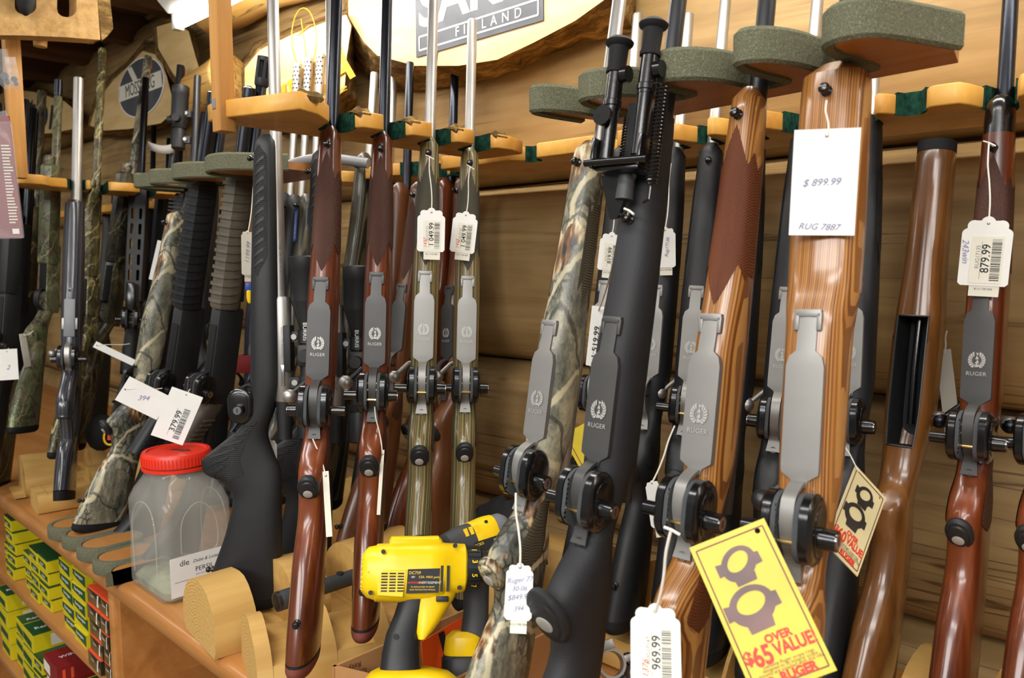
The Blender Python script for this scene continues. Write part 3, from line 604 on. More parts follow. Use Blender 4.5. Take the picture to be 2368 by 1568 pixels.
def shotgun(root, stock_m, recv_m, bar_m, fore_m, muzzle=1.2, pump=(.56, .76), fore_style='ribs', stock='sport', mag=None, bead=None, rib=True, choke=None, pad=None, bar_r=.0112):
    """pump or self loading shotgun seen on its side or belly"""
    barrel(root, .50, muzzle, .0135, bar_r, bar_m, x=-.002)
    if choke: barrel(root, muzzle-.001, muzzle+.04, bar_r*1.06, bar_r*1.06, choke, x=-.002, name='choke_tube')
    if rib: MB().box((-.0022-bar_r-.006, -.0032, .5), (-.0022-bar_r-.003, .0032, muzzle-.003)).build('rib', bar_m, root); MB().box((-.0022-bar_r-.004, -.0015, .5), (-.0022-bar_r+.001, .0015, muzzle-.01)).build('rib_web', bar_m, root)
    if bead:
        MB().box((-.0022-bar_r-.0105, -.002, muzzle-.03), (-.0022-bar_r-.0055, .002, muzzle-.01), bev=.0008).build('fibre_bead', bead, root)
    m1 = mag or pump[1]+.03
    MB().lathe([(.0118, .5), (.0118, m1-.02), (.0135, m1-.02), (.0135, m1-.002), (.011, m1), (.004, m1)], 20, T3(.026, 0, 0)).build('magazine_tube', bar_m, root)
    pr = [(-.018, -.0165), (-.0205, -.008), (-.0205, .008), (-.018, .0165), (.0, .019), (.03, .0185), (.040, .014), (.0415, 0), (.040, -.014), (.03, -.0185), (.0, -.019)]
    rc = MB().loft([[(a*.9, b*.9, .355) for a, b in pr], [(a, b, .362) for a, b in pr], [(a, b, .555) for a, b in pr], [(a*.92, b*.92, .562) for a, b in pr]]).build('receiver', recv_m, root, ang=30)
    MB().box((-.012, -.0198, .455), (.008, -.0188, .52), bev=.0004).build('ejection_port', MT['matte_blue'], rc)
    MB().box((.038, -.010, .415), (.043, .010, .525), bev=.002).build('loading_gate', MT['rubber'], rc)
    cm = catmull([(.040, 0, .425), (.058, 0, .418), (.068, 0, .398), (.066, 0, .375), (.044, 0, .36)], 4)
    MB().loft([[tuple(p+V(-.002, -.0075, 0)), tuple(p+V(.002, -.0075, 0)), tuple(p+V(.002, .0075, 0)), tuple(p+V(-.002, .0075, 0))] for p in cm]).build('trigger_guard', MT['black'], root, ang=60)
    MB().tube([(.040, 0, .397), (.052, 0, .392), (.060, 0, .396)], .0025).build('trigger', MT['stainless'], root)
    z0, z1 = pump
    fr = [(.0, -.021), (-.003, 0), (.0, .021), (.012, .024), (.03, .0235), (.044, .017), (.049, .0), (.044, -.017), (.03, -.0235), (.012, -.024)]
    fo = MB().loft([[(a*k+(1-k)*.02, b*k, zz) for a, b in fr] for zz, k in ((z0, .9), (z0+.006, 1), (z1-.006, 1), (z1, .86))]).build('fore_end', fore_m, root, ang=30)
    n = 15
    if fore_style == 'ribs':
        for k in range(n):
            zz = z0+.014+k*(z1-z0-.028)/n
            for sg in (-1, 1): MB().loft([[(.008, sg*.0248, zz+.004), (.030, sg*.0268, zz), (.047, sg*.0200, zz-.001), (.0530, 0, zz-.001), (.03, 0, zz)], [(.008, sg*.0248, zz+.011), (.030, sg*.0268, zz+.007), (.047, sg*.0200, zz+.006), (.0530, 0, zz+.006), (.03, 0, zz+.007)]]).build('grip_ridge', fore_m, fo)
    elif fore_style == 'rail':
        for k in range(20):
            zz = z0+.01+k*(z1-z0-.02)/20
            MB().box((.02, -.0255, zz), (.05, .0255, zz+.0045), bev=.001).build('grip_ridge', fore_m, fo)
    if stock == 'sport':
        sp = Stock([(0, .045), (.15, .034), (.26, .026), (.29, .022), (.33, .012), (.36, -.004)], [(0, .172), (.04, .164), (.16, .122), (.235, .086), (.26, .094), (.285, .108), (.305, .096), (.33, .064), (.36, .040)], [(0, .02), (.1, .0215), (.22, .0205), (.28, .022), (.32, .0185), (.36, .018)])
        sp.mesh(.02, .36, 40, 22).build('stock', stock_m, root); sp.mesh(0, .0205, 6, 22, but=.01).build('recoil_pad', pad or MT['rubber'], root)
    elif stock == 'tactical':
        sweep([(.012, .365), (.030, .335), (.062, .285), (.092, .235)], [.02, .023, .023, .022], [.017, .017, .018, .0185]).build('pistol_grip', stock_m, root)
        for k in range(9):
            u = k/9; MB().box((.022+.062*u, -.0195, .318-.085*u), (.050+.062*u, .0195, .3225-.085*u), bev=.001).build('grip_ridge', stock_m, root)
        MB().tube([(.012, 0, .352), (.022, 0, .22), (.028, 0, .06)], .0135, 16).build('stock_tube', MT['black'], root)
        sp = Stock([(0, .012), (.1, .008), (.2, .004), (.24, .004)], [(0, .15), (.03, .142), (.1, .085), (.16, .06), (.24, .048)], [(0, .02), (.1, .0195), (.24, .019)], 3)
        sp.mesh(.022, .23, 26, 20).build('stock', pad or MT['black'], root); sp.mesh(0, .022, 6, 20, but=.008).build('recoil_pad', MT['rubber'], root)
    return root
# ================================================================== the guns
def proj(p):
    q = Vector(p)-V(0, 0, EYE); d = q.dot(FW); return 1184+FPX*q.dot(RT)/d, 784-FPX*q.dot(UP)/d
def zat(root, py, x=0.):
    """height along the bore whose picture row is py"""
    a, b = -.2, 1.8
    for _ in range(40):
        m = (a+b)/2
        if proj(root.matrix_world @ V(x, 0, m))[1] > py: a = m
        else: b = m
    return m
WR = {}
# --- four rifles in the divider rack
def c_rifle(key, tip, low, face, X, label, wood, bar, pl, chk, lock, ls, mz=None):
    r = gun_root('bolt_action_rifle', tip, dict(X=X), low, dict(X=X+.03), face, label); WR[key] = r
    bolt_rifle(r, CLASSIC, wood, bar, pl, pad=MT['rubber_red'] if 'red' in label else MT['rubber'], check=chk, bolt_mat=MT['stainless'] if pl is MT['plate'] else MT['matte_blue'], muzzle=zat(r, mz) if mz else 1.09)
    trigger_lock(r, lock, long_side=ls)
    MB().sphere((.016, -.048, .374), .0108).build('bolt_knob', MT['stainless'], r)
c_rifle('C1', (762, 290), (741, 932), -11, -.965, 'red walnut rifle nearest the black synthetic rifle in the divider rack', MT['walnut'], MT['blued'], MT['plate_dark'], MT['check_red'], 'black trigger lock on the nearest red walnut rifle', -1)
c_rifle('C2', (884, 303), (869, 900), -6, -.965, 'second red walnut rifle in the divider rack, behind the yellow drill', MT['walnut'], MT['blued'], MT['plate_dark'], MT['check_red'], 'black trigger lock on the second red walnut rifle', 1)
c_rifle('C3', (993, 315), (978, 885), -2, -.965, 'green striped laminate rifle with long steel barrel, left of the pair', MT['lam_green'], MT['stainless'], MT['plate'], MT['check_green'], 'black trigger lock on the left green laminate rifle', 1)
c_rifle('C4', (1087, 340), (1075, 885), 2, -.965, 'green striped laminate rifle with short steel barrel, right of the pair', MT['lam_green'], MT['stainless'], MT['plate'], MT['check_green'], 'black trigger lock on the right green laminate rifle', 1, 46)
# --- two black synthetic rifles with scopes left of the divider
T3S = Stock([(0, .012), (.12, .006), (.24, .004), (.275, .016), (.31, .026), (.35, .014), (.4, .0), (.5, -.002), (.785, -.003), (.84, -.003)],
            [(0, .142), (.03, .138), (.15, .098), (.2, .088), (.225, .105), (.245, .138), (.262, .142), (.285, .118), (.32, .076), (.35, .056), (.4, .052), (.5, .05), (.58, .047), (.7, .042), (.785, .038), (.84, .034)],
            [(0, .0205), (.08, .0235), (.17, .0215), (.24, .019), (.3, .0185), (.35, .021), (.42, .0235), (.52, .0235), (.7, .021), (.84, .0185)], 2.6)
def t3(key, tip, low, X, label, mz, lock, word, face=-104):
    r = gun_root('bolt_action_rifle', tip, dict(X=X), low, dict(X=X+.02), face, label, xo=0., z_tip=.83); WR[key] = r
    T3S.mesh(.02, .83, 70, 26, .02).build('stock', MT['black'], r); recoil(r, T3S, MT['rubber'], 0, .0205)
    for sg in (-1, 1):
        pa = T3S.patch([(-1, .60), (0, .585), (1, .62)], [(-1, .80), (0, .81), (1, .79)], .5, na=16, nz=30, a0=sg*1.3, off=.0006).build('grip_panel', MT['check_black'], r)
        for k in range(11):
            zz = .605+k*.0175; q = T3S.patch([(-1, zz-.007), (1, zz+.006)], [(-1, zz-.003), (1, zz+.012)], .3, na=6, nz=2, a0=sg*1.3, off=.0014).build('raised_bar', MT['black'], pa)
        gp = T3S.patch([(-1, .235), (0, .228), (1, .24)], [(-1, .26), (0, .30), (1, .335)], .62, na=16, nz=22, a0=sg*1.0, off=.0006).build('grip_panel', MT['check_black'], r)
        for k in range(6):
            zz = .245+k*.0145; T3S.patch([(-1, zz-.012+.004*k), (1, zz+.010)], [(-1, zz-.008+.004*k), (1, zz+.017)], .34, na=6, nz=2, a0=sg*(1.0+.06*k), off=.0016).build('raised_bar', MT['black'], gp)
    barrel(r, .5, mz, .0125, .0095, MT['stainless'])
    MB().lathe([(.0135, .365), (.0155, .37), (.0155, .545), (.0135, .55)], 20, T3(-.004, 0, 0)).build('receiver', MT['stainless'], r)
    MB().box((-.0205, -.0165, .42), (-.008, .0165, .5), bev=.002).build('ejection_port', MT['ink'], r)
    MB().box((-.010, .0148, .395), (-.003, .0178, .432), bev=.0015).build('bolt_release', MT['chrome'], r)
    MB().cyl((-.004, 0, .30), (-.004, 0, .37), .0125, .0145).build('bolt_shroud', MT['black'], r)
    MB().tube([(-.01, -.008, .375), (.002, -.03, .368), (.012, -.046, .352)], .004, 10).sphere((.014, -.05, .346), .0105).build('bolt_handle', MT['stainless'], r)
    guard(r, T3S, MT['black']); stud(r, T3S, .79); stud(r, T3S, .07)
    scope(r, .30, .62, -.046, obj=.0265, word=word)
    text('CAL. 270 WIN  MADE IN FINLAND', .0052, MT['ink'], r, frame((-.0045, .0108, .60), (0, 1, 0), (0, 0, -1)))
    text('SAKO LTD RIIHIMAKI', .0058, MT['ink_grey'], r, frame((-.006, .0157, .47), (0, 1, 0), (0, 0, -1)))
    if lock: trigger_lock(r, lock, st=T3S, long_side=1, dx=.012)
t3('C0', (638, 312), (652, 930), -1.24, 'black synthetic rifle with steel action and scope at the post of the divider rack', 1.15, 'black trigger lock hanging on the black synthetic rifle, key side showing', 'BURRIS')
t3('C0b', (768, 345), (772, 940), -1.30, 'black synthetic scoped rifle half hidden behind the nearest walnut rifle', 1.15, None, 'BURRIS')
# --- rifles against the wall behind the divider rack
def e_rifle(key, tip, low, Y, face, label, wood, bar, mz, st=CLASSIC, pl=None, chk=None, dy=.05, lock=None, ls=1, cap=True, z_tip=.785, z_low=.365, cstyle=0, group=None, emblem=True, capmat=None, zc=.248, capr=(.0145, .0205), pad=None, **kw):
    r = gun_root('bolt_action_rifle', tip, dict(Y=Y), low, dict(Y=Y-dy), face, label, z_tip=z_tip, z_low=z_low, group=group); WR[key] = r
    bolt_rifle(r, st, wood, bar, pl, pad=pad or MT['rubber'], check=chk, cstyle=cstyle, cap=cap, muzzle=zat(r, mz) if mz is not None else 1.09, emblem=emblem, bolt_mat=bar, capmat=capmat, zc=zc, capr=capr, **kw)
    if lock: trigger_lock(r, lock, st=st, long_side=ls)
    return r
e_rifle('E1', (918, 422), (905, 880), 1.03, -55, 'dark walnut rifle with tan fore end standing between the second walnut and left green rifles', MT['walnut_dark'], MT['blued'], 145, pl=MT['plate_dark'], chk=None)
e_rifle('E2', (965, 420), (925, 850), 1.00, -28, 'slim brown walnut rifle with sling swivels behind the left green rifle', MT['walnut_dark'], MT['blued'], None, pl=MT['plate_dark'], emblem=False, chk=MT['check_red'])
e_rifle('E3', (1022, 412), (1008, 870), 1.12, -55, 'reddish walnut rifle with dark barrel between the two green rifles', MT['walnut'], MT['blued'], 42, chk=None, pl=MT['plate_dark'])
e_rifle('E4', (1066, 408), (1056, 870), 1.13, -45, 'dark walnut rifle with blued barrel close behind the right green rifle', MT['walnut_dark'], MT['blued'], -40, chk=None, pl=MT['plate_dark'])
e_rifle('G1', (838, 352), (806, 880), 1.06, -40, 'dark grey laminate rifle with steel swivels beyond the nearest walnut rifle', MT['lam_dark'], MT['stainless'], 168, z_low=.28, pl=None, chk=None)
e_rifle('G2', (893, 372), (874, 870), 1.14, -20, 'black rifle with long bright barrel hidden behind the second walnut rifle', MT['black'], MT['stainless'], -60, z_low=.30, st=SYNTH, cap=False)
for k, (tp, lo, w_, mz, lb) in enumerate((((650, 445), (628, 820), 'black', 168, 'left rifle of three with pale perforated muzzle brakes'), ((676, 450), (655, 830), 'black', 156, 'middle rifle of three with pale perforated muzzle brakes and black stock'), ((703, 448), (682, 830), 'lam_dark', 146, 'right rifle of three with pale perforated muzzle brakes and patterned stock'))):
    r = e_rifle('P%d' % k, tp, lo, 1.02, -70, lb, MT[w_], MT['stainless'], mz, st=SYNTH if w_ == 'black' else CLASSIC, cap=False, studs=True)
    m = zat(r, mz); mb = MB().lathe([(.0098, m-.085), (.0115, m-.083), (.0115, m+.022), (.0095, m+.024), (.005, m+.024)], 20)
    b_ = mb.build('muzzle_brake', MT['stainless'], r)
    for i in range(7):
        for j in range(8):
            a = 2*math.pi*(j+.5*(i % 2))/8; c, s_ = math.cos(a), math.sin(a)
            if c < -.3: continue
            MB().cyl((c*.0108, s_*.0108, m-.055+i*.011), (c*.0119, s_*.0119, m-.055+i*.011), .0026, seg=8).build('vent_hole', MT['ink'], b_)
lbl = WR['P2']; MB().box((.043, -.006, .66), (.0445, .012, .74)).build('brand_sticker', MT['navy'], lbl)
text('MOSSBERG', .014, MT['paper'], lbl, frame((.0446, .003, .70), (1, 0, 0), (0, 0, -1)))
# --- near foam rack
d1 = e_rifle('D1', (1362, 325), (1262, 1085), .76, -38, 'camouflage rifle with steel floor plate leftmost in the near foam rack', MT['camo'], MT['stainless'], None, st=SYNTH, pl=MT['plate'], chk=MT['check_camo'], cstyle=1, dy=.07, lock='black trigger lock on the camouflage rifle of the near rack', ls=1, cap=True, capmat=MT['camo'], capr=(.017, .022), zc=.242)
d2 = e_rifle('D2', (1512, 240), (1404, 1140), .725, -32, 'black textured synthetic rifle with folded bipod in the near foam rack', MT['black_rough'], MT['matte_blue'], None, st=SYNTH, pl=MT['plate_dark'], dy=.07, lock='black trigger lock on the rifle with the bipod', ls=1, cap=True, capmat=MT['black_rough'], capr=(.0215, .034), zc=.248, studs=False)
d3 = e_rifle('D3', (1728, 200), (1634, 1165), .74, -27, 'brown laminate rifle with dark cut checkering in the near foam rack', MT['lam_brown'], MT['matte_blue'], None, st=WIDE if False else CLASSIC, pl=MT['plate'], chk=MT['check_brown'], dy=.07, lock='largest trigger lock with key core on the checkered brown laminate rifle', ls=1)
d4 = e_rifle('D4', (1935, 150), (1872, 1200), .745, -18, 'wide fore end brown laminate rifle rightmost in the near foam rack', MT['lam_brown'], MT['matte_blue'], None, st=WIDE, pl=MT['plate'], emblem=False, dy=.07, lock='black trigger lock on the wide brown laminate rifle', ls=1)
# bipod folded up along the bipod rifle
def bipod(root, st):
    zb = zat(root, 395, st.b(.7)+.02); x = st.b(zb)+.010; bp = MB().box((x-.002, -.026, zb-.004), (x+.030, .026, zb+.004), bev=.0015).box((x+.0, -.030, zb-.002), (x+.036, -.026, zb+.03), bev=.001).box((x+.0, .026, zb-.002), (x+.036, .030, zb+.03), bev=.001).build('bipod', MT['gloss_black'], root)
    MB().cyl((x+.034, -.036, zb+.004), (x+.034, .038, zb+.004), .0042, seg=12).build('pivot_rod', MT['gloss_black'], bp)
    MB().cyl((x+.008, 0, zb-.030), (x+.008, 0, zb-.004), .0095, .0085, 20).build('clamp_knob', MT['dark_grey'], bp)
    MB().add([(x+.012, -.03, zb-.004), (x+.012, .01, zb-.004), (x+.010, -.004, zb-.048), (x+.010, -.014, zb-.05), (x+.005, -.03, zb-.004), (x+.005, .01, zb-.004), (x+.004, -.004, zb-.048), (x+.004, -.014, zb-.05)], [(0, 1, 2, 3), (7, 6, 5, 4), (0, 3, 7, 4), (1, 5, 6, 2), (3, 2, 6, 7)]).build('clamp_plate', MT['gloss_black'], bp)
    for sg in (-1, 1):
        y = sg*.0195; e = .006 if sg > 0 else -.006
        lg = MB().lathe([(.0078, zb+.006), (.0078, zb+.068), (.0086, zb+.068), (.0086, zb+.071), (.0098, zb+.072), (.0098, zb+.077), (.0088, zb+.078), (.0088, zb+.112)], 18, T3(x+.022, y, e)).build('leg', MT['gloss_black'], bp)
        MB().lathe([(.0105, zb+.107), (.0108, zb+.110), (.0098, zb+.113), (.0105, zb+.134), (.0145, zb+.137), (.0152, zb+.1395), (.010, zb+.144), (.002, zb+.145)], 22, T3(x+.022, y, e)).build('rubber_foot', MT['rubber'], lg)
        MB().cyl((x+.034, y, zb+.052), (x+.0385, y, zb+.052), .0105, seg=22).build('lock_wheel', MT['gloss_black'], lg) if sg < 0 else None
        MB().cyl((x+.022, y+.009, zb+.098), (x+.022, y+.0165, zb+.098), .0085, seg=16).build('thumb_screw', MT['gloss_black'], lg)
        pts = [(x+.024+.0052*math.cos(t*2*math.pi*26), .040+.0052*math.sin(t*2*math.pi*26), zb-.02+.10*t) for t in [i/260 for i in range(261)]] if sg > 0 else [(x-.0+.0042*math.cos(t*2*math.pi*16), -.012+.0042*math.sin(t*2*math.pi*16), zb+.01+.05*t) for t in [i/160 for i in range(161)]]
        MB().tube(pts, .0012, 6).build('spring', MT['gloss_black'], bp)
    MB().tube([(x+.024, .040, zb-.02), (x+.024, .040, zb-.034), (x+.018, .030, zb-.036)], .0014).build('spring_hook', MT['gloss_black'], bp)
    MB().tube([(x+.024, .040, zb+.08), (x+.022, .034, zb+.084), (x+.022, .02, zb+.085)], .0014).build('spring_hook', MT['gloss_black'], bp)
    MB().box((x-.006, -.012, zb+.0), (x+.004, .012, zb+.075), bev=.002).build('mount_block', MT['black'], bp)
bipod(d2, SYNTH); stud(d2, SYNTH, .655)
# --- black rifles along the wall behind the near rack
g_ = None
def f_rifle(key, tip, low, face, label, mz=None, lock=None, ls=1, wood=MT['black'], st=SYNTH, pl=MT['plate'], chk=MT['check_black'], **kw):
    return e_rifle(key, tip, low, 1.09, face, label, wood, MT['stainless'], mz, st=st, pl=pl, chk=chk, cstyle=1, lock=lock, ls=ls, capmat=MT['black'], **kw)
f_rifle('F1', (1440, 335), (1397, 905), -22, 'black synthetic rifle by the wall between the camouflage and bipod rifles', 32, 'black trigger lock peeping out left of the bipod rifle', 1)
f_rifle('F2', (1557, 340), (1512, 920), -20, 'black synthetic rifle by the wall just right of the bipod rifle', 32)
f_rifle('F3', (1645, 330), (1592, 930), -6, 'black synthetic rifle by the wall left of the checkered brown laminate rifle', None, 'black trigger lock of the wall rifle left of the checkered laminate rifle', 1)
f_rifle('F3b', (1738, 325), (1702, 950), -20, 'black synthetic rifle by the wall hidden behind the checkered brown laminate rifle', -30)
f_rifle('F4', (1860, 300), (1802, 960), -6, 'black synthetic rifle by the wall left of the wide brown laminate rifle', -30, 'black trigger lock left of the wide brown laminate rifle', -1)
f_rifle('F5', (2004, 265), (1972, 965), -14, 'black synthetic rifle by the wall right of the wide brown laminate rifle', 155, 'black trigger lock right of the wide brown laminate rifle', 1)
# carbine stock with an empty action well
def carbine():
    r = gun_root('carbine', (2163, 340), dict(Y=1.09), (2098, 1060), dict(Y=1.04), -20, 'brown wooden carbine stock with empty magazine well and no barrel', z_tip=.755, z_low=.355, xo=.025); WR['F6'] = r
    st = CARBINE; n = 70; zs = np.linspace(.0, .755, n); seg = 28
    wz0, wz1, wy = .37, .535, .0115
    # outer shell; the belly opens where the well is cut
    rings = [[st.pt(q, 2*math.pi*j/seg, 0, 1 if q < .745 else .94) for j in range(seg)] for q in zs]
    vs = [p for g in rings for p in g]; fs = []
    for i in range(n-1):
        for j in range(seg):
            k = (j+1) % seg
            if wz0 < (zs[i]+zs[i+1])/2 < wz1 and j in (0, 1, 2, seg-1, seg-2, seg-3): continue
            fs.append((i*seg+j, i*seg+k, (i+1)*seg+k, (i+1)*seg+j))
    fs += [tuple(range(seg))[::-1], tuple(range((n-1)*seg, n*seg))]
    MB().add(vs, fs).build('stock', MT['beech'], r)
    idx = [i for i in range(n-1) if wz0 < (zs[i]+zs[i+1])/2 < wz1]; a, b = idx[0], idx[-1]+1
    lip = [rings[i][3] for i in range(a, b+1)] + [rings[b][2], rings[b][1], rings[b][0], rings[b][-1], rings[b][-2]] + [rings[i][-3] for i in range(b, a-1, -1)] + [rings[a][-2], rings[a][-1], rings[a][0], rings[a][1], rings[a][2]]
    deep = [(p[0]*.0+.008, p[1]*.86, p[2]) for p in lip]
    w_ = MB().loft([lip, deep], caps=False).build('magazine_well', MT['rubber'], r)
    MB().add(deep, [tuple(range(len(deep)))]).build('well_floor', MT['ink'], w_)
    MB().tube([(p[0]+.0004, p[1]*.97, p[2]) for p in lip], .0013, 6, closed=True).build('liner_edge', MT['matte_blue'], w_)
    MB().tube([(.03, .002, .40), (.036, .003, .47), (.03, .002, .535)], .0045, 10).build('operating_rod', MT['gloss_black'], r)
    st.mesh(.748, .762, 5, 24).build('fore_end_cap', MT['rubber'], r)
    st.mesh(-.018, .0, 5, 24, but=.01).build('butt_plate', MT['rubber'], r)
    for sg in (-1, 1): st.patch([(-1, .36), (0, .33), (1, .36)], [(-1, .50), (0, .515), (1, .50)], .32, a0=sg*.95, off=.0008).build('raised_panel', MT['beech'], r)
    stud(r, st, .07, loop=True)
carbine()
def loop_swivel(root, st, zz):
    x = st.b(zz)+.004; MB().tube([(x+.013-.013*math.cos(a), .017*math.sin(a), zz+.004*math.sin(a)) for a in [i*math.pi/10 for i in range(20)]], .0021, closed=True).sphere((x+.003, 0, zz), .006).build('swivel_loop', MT['gloss_black'], root)
loop_swivel(WR['F6'], CARBINE, .085)
e_rifle('F7', (2312, 218), (2266, 1000), 1.09, -13, 'red walnut rifle with black fore end tip hanging a white price tag', MT['walnut'], MT['blued'], None, pl=MT['plate_dark'], chk=MT['check_red'], lock='black trigger lock on the red walnut rifle at right', ls=1, tipmat=MT['gloss_black'], pad=MT['rubber_red'], ch=(.56, .675))
e_rifle('F8', (2462, 212), (2434, 1012), 1.09, -16, 'red walnut rifle cut off by the right edge', MT['walnut'], MT['blued'], None, pl=MT['plate_dark'], chk=MT['check_red'], lock='black trigger lock at the right edge', ls=1)
for k_ in ('F7', 'F8', 'F4', 'F3', 'C2'): MB().sphere((.014, -.05, .376), .0108).build('bolt_knob', MT['stainless'], WR[k_])
# ------------------------------------------------------------------ far foam rack: pump shotguns and others
def s_gun(key, tip, low, plane, face, label, zt, zl, dpl=.06, name='shotgun', cat='shotgun', xo=.012, **kw):
    (ax, val), = plane.items()
    r = gun_root(name, tip, plane, low, {ax: val-dpl if ax == 'Y' else val+dpl}, face, label, cat, z_tip=zt, z_low=zl, xo=xo); WR[key] = r
    mz = kw.pop('mz'); lock = kw.pop('lock', None); ls = kw.pop('ls', 1)
    shotgun(r, muzzle=zat(r, mz), pump=(zl, zt), **kw)
    if lock: trigger_lock(r, lock, zt=.39, st=Stock([(0, 0), (1, 0)], [(0, .046), (1, .046)], [(0, .02), (1, .02)]), long_side=ls, dx=.012)
    return r
s_gun('B2', (482, 405), (438, 712), dict(Y=.80), -52, 'black pump shotgun with ribbed fore end in the far foam rack', .85, .56, dpl=.03, stock_m=MT['black'], recv_m=MT['black'], bar_m=MT['blued'], fore_m=MT['black'], mz=285, stock='tactical', rib=False, mag=1.02, lock='middle trigger lock of three on the pump shotguns')
s_gun('B3', (566, 398), (526, 714), dict(Y=.80), -52, 'taupe and black pump shotgun with ribbed fore end beside the black rifle', .85, .56, dpl=.03, stock_m=MT['brown_poly'], recv_m=MT['black'], bar_m=MT['blued'], fore_m=MT['brown_poly'], mz=195, stock='tactical', rib=False, mag=1.02, lock='right trigger lock of three on the pump shotguns, key core showing')
s_gun('B0', (444, 452), (424, 640), dict(Y=.86), -52, 'dark pump shotgun with short ridged fore end left of the black one', .76, .58, dpl=.02, stock_m=MT['black'], recv_m=MT['matte_blue'], bar_m=MT['blued'], fore_m=MT['dark_grey'], mz=260, fore_style='rail', stock='tactical', rib=False, lock='left trigger lock of three on the pump shotguns')
b1 = e_rifle('B1', (404, 488), (338, 880), .78, -60, 'camouflage rifle with a hanging white price card in the far foam rack', MT['camo'], MT['matte_blue'], 380, st=SYNTH, dy=.07, capmat=MT['black'])
def ar(key, tip, low, Y, face, label, sc=None, mz=200, fm='black', bm='matte_blue'):
    r = gun_root('carbine', tip, dict(Y=Y), low, dict(Y=Y-.05), face, label, z_low=.30); WR[key] = r
    st = SYNTH; st.mesh(.02, .785, 50, 22, .015).build('stock', MT[fm], r); recoil(r, st, MT['rubber'], 0, .0205); barrel(r, .45, zat(r, mz), .0145, .0095, MT[bm]); guard(r, st, MT['black'])
    if sc: scope(r, zat(r, sc[0], -.05), zat(r, sc[1], -.05), -.045, obj=.0225, tube=.0125, obj_len=.09, eye=.0185)
    return r
ar('B4', (468, 430), (452, 830), .98, 72, 'black scoped rifle behind the pump shotguns at far left', (345, 200), 175)
ar('B5', (482, 420), (458, 830), 1.04, -60, 'black rifle with bright slender barrel behind the pump shotguns', None, 175, bm='stainless')
ar('B6', (545, 400), (524, 830), .92, -60, 'black rifle with dark barrel behind the taupe shotgun', None, 200)
for k_, m_ in (('B3', 195),):
    r = WR[k_]; q = zat(r, m_); b_ = MB().lathe([(.013, q-.004), (.0145, q), (.0145, q+.012), (.010, q+.012)], 18, T3(-.002, 0, 0)).build('flash_hider', MT['black'], r)
    for j in range(6):
        a = 2*math.pi*j/6; MB().box((-.003, -.003, q+.01), (.003, .003, q+.05), T=T3(-.002+.0118*math.cos(a), .0118*math.sin(a), 0, a)).build('prong', MT['black'], b_)
    MB().lathe([(.0105, q+.048), (.0148, q+.048), (.0148, q+.056), (.0105, q+.056)], 18, T3(-.002, 0, 0)).build('hider_ring', MT['black'], b_)
# dark blue laminate butt and others between the jar and the black rifle
e_rifle('H1', (606, 500), (588, 850), 1.06, -60, 'blue black laminate rifle standing behind the black synthetic rifle', MT['lam_blue'], MT['blued'], None, cap=False)
# ------------------------------------------------------------------ far divider rack
def thumbhole():
    r = gun_root('bolt_action_rifle', (172, 462), dict(X=-2.20), (166, 825), dict(X=-2.15), -12, 'glossy grey laminate thumbhole rifle with bright barrel at far left', xo=.025); WR['A4'] = r
    st = Stock([(.27, .02), (.33, .0), (.41, -.002), (.8, -.004)], [(.27, .05), (.33, .052), (.4, .056), (.5, .056), (.6, .05), (.7, .045), (.8, .042)], [(.27, .02), (.36, .023), (.5, .026), (.62, .026), (.8, .022)])
    st.mesh(.285, .785, 50, 24, .014).build('fore_stock', MT['lam_grey'], r)
    sweep([(.03, .335), (.056, .29), (.086, .245), (.098, .205)], [.024, .023, .023, .019], [.019, .019, .021, .017]).build('pistol_grip', MT['lam_grey'], r)
    MB().sphere((.112, 0, .232), .02, (.35, .8, 1.3)).build('grip_end', MT['lam_grey'], r)
    sweep([(.008, .33), (.006, .24), (.02, .17), (.06, .10), (.075, .02)], [.016, .016, .024, .05, .062], [.02, .019, .02, .022, .021]).build('butt_stock', MT['lam_grey'], r)
    sweep([(.086, .225), (.072, .19), (.055, .15)], [.012, .012, .02], [.015, .014, .018]).build('thumbhole_bridge', MT['lam_grey'], r)
    sweep([(.077, .022), (.079, -.002)], [.062, .060], [.021, .020]).build('recoil_pad', MT['rubber'], r)
    barrel(r, .45, zat(r, 180), .015, .0125, MT['stainless']); bolt(r, MT['stainless'])
    f = MB().box((.054, -.0135, .415), (.060, .0135, .515), bev=.003).box((.054, -.006, .512), (.0585, .006, .545), bev=.003).build('floor_plate', MT['grey_plastic'], r)
    MB().cyl((.058, 0, .537), (.0602, 0, .537), .0032).build('plate_screw', MT['ink'], f); guard(r, st, MT['stainless'])
    MB().box((.052, -.0185, .435), (.056, .0185, .465), bev=.001).build('plate_wing', MT['stainless'], f)
    trigger_lock(r, 'black trigger lock on the grey laminate thumbhole rifle', st=st, long_side=-1)
thumbhole()
s_gun('A3', (122, 385), (114, 612), dict(X=-2.36), -32, 'leaf camouflage shotgun left of the grey laminate rifle', .80, .50, dpl=0.02, stock_m=MT['camo_leaf'], recv_m=MT['camo_leaf'], bar_m=MT['camo_leaf'], fore_m=MT['camo_leaf'], mz=222, fore_style='plain', choke=MT['blued'], bead=MT['ammo_green'])
s_gun('A5', (216, 440), (207, 640), dict(X=-2.32), -30, 'pale reed camouflage shotgun right of the grey laminate rifle', .80, .535, dpl=0.02, stock_m=MT['camo_reed'], recv_m=MT['camo_reed'], bar_m=MT['camo_reed'], fore_m=MT['camo_reed'], mz=112, fore_style='plain', bead=MT['ruby'])
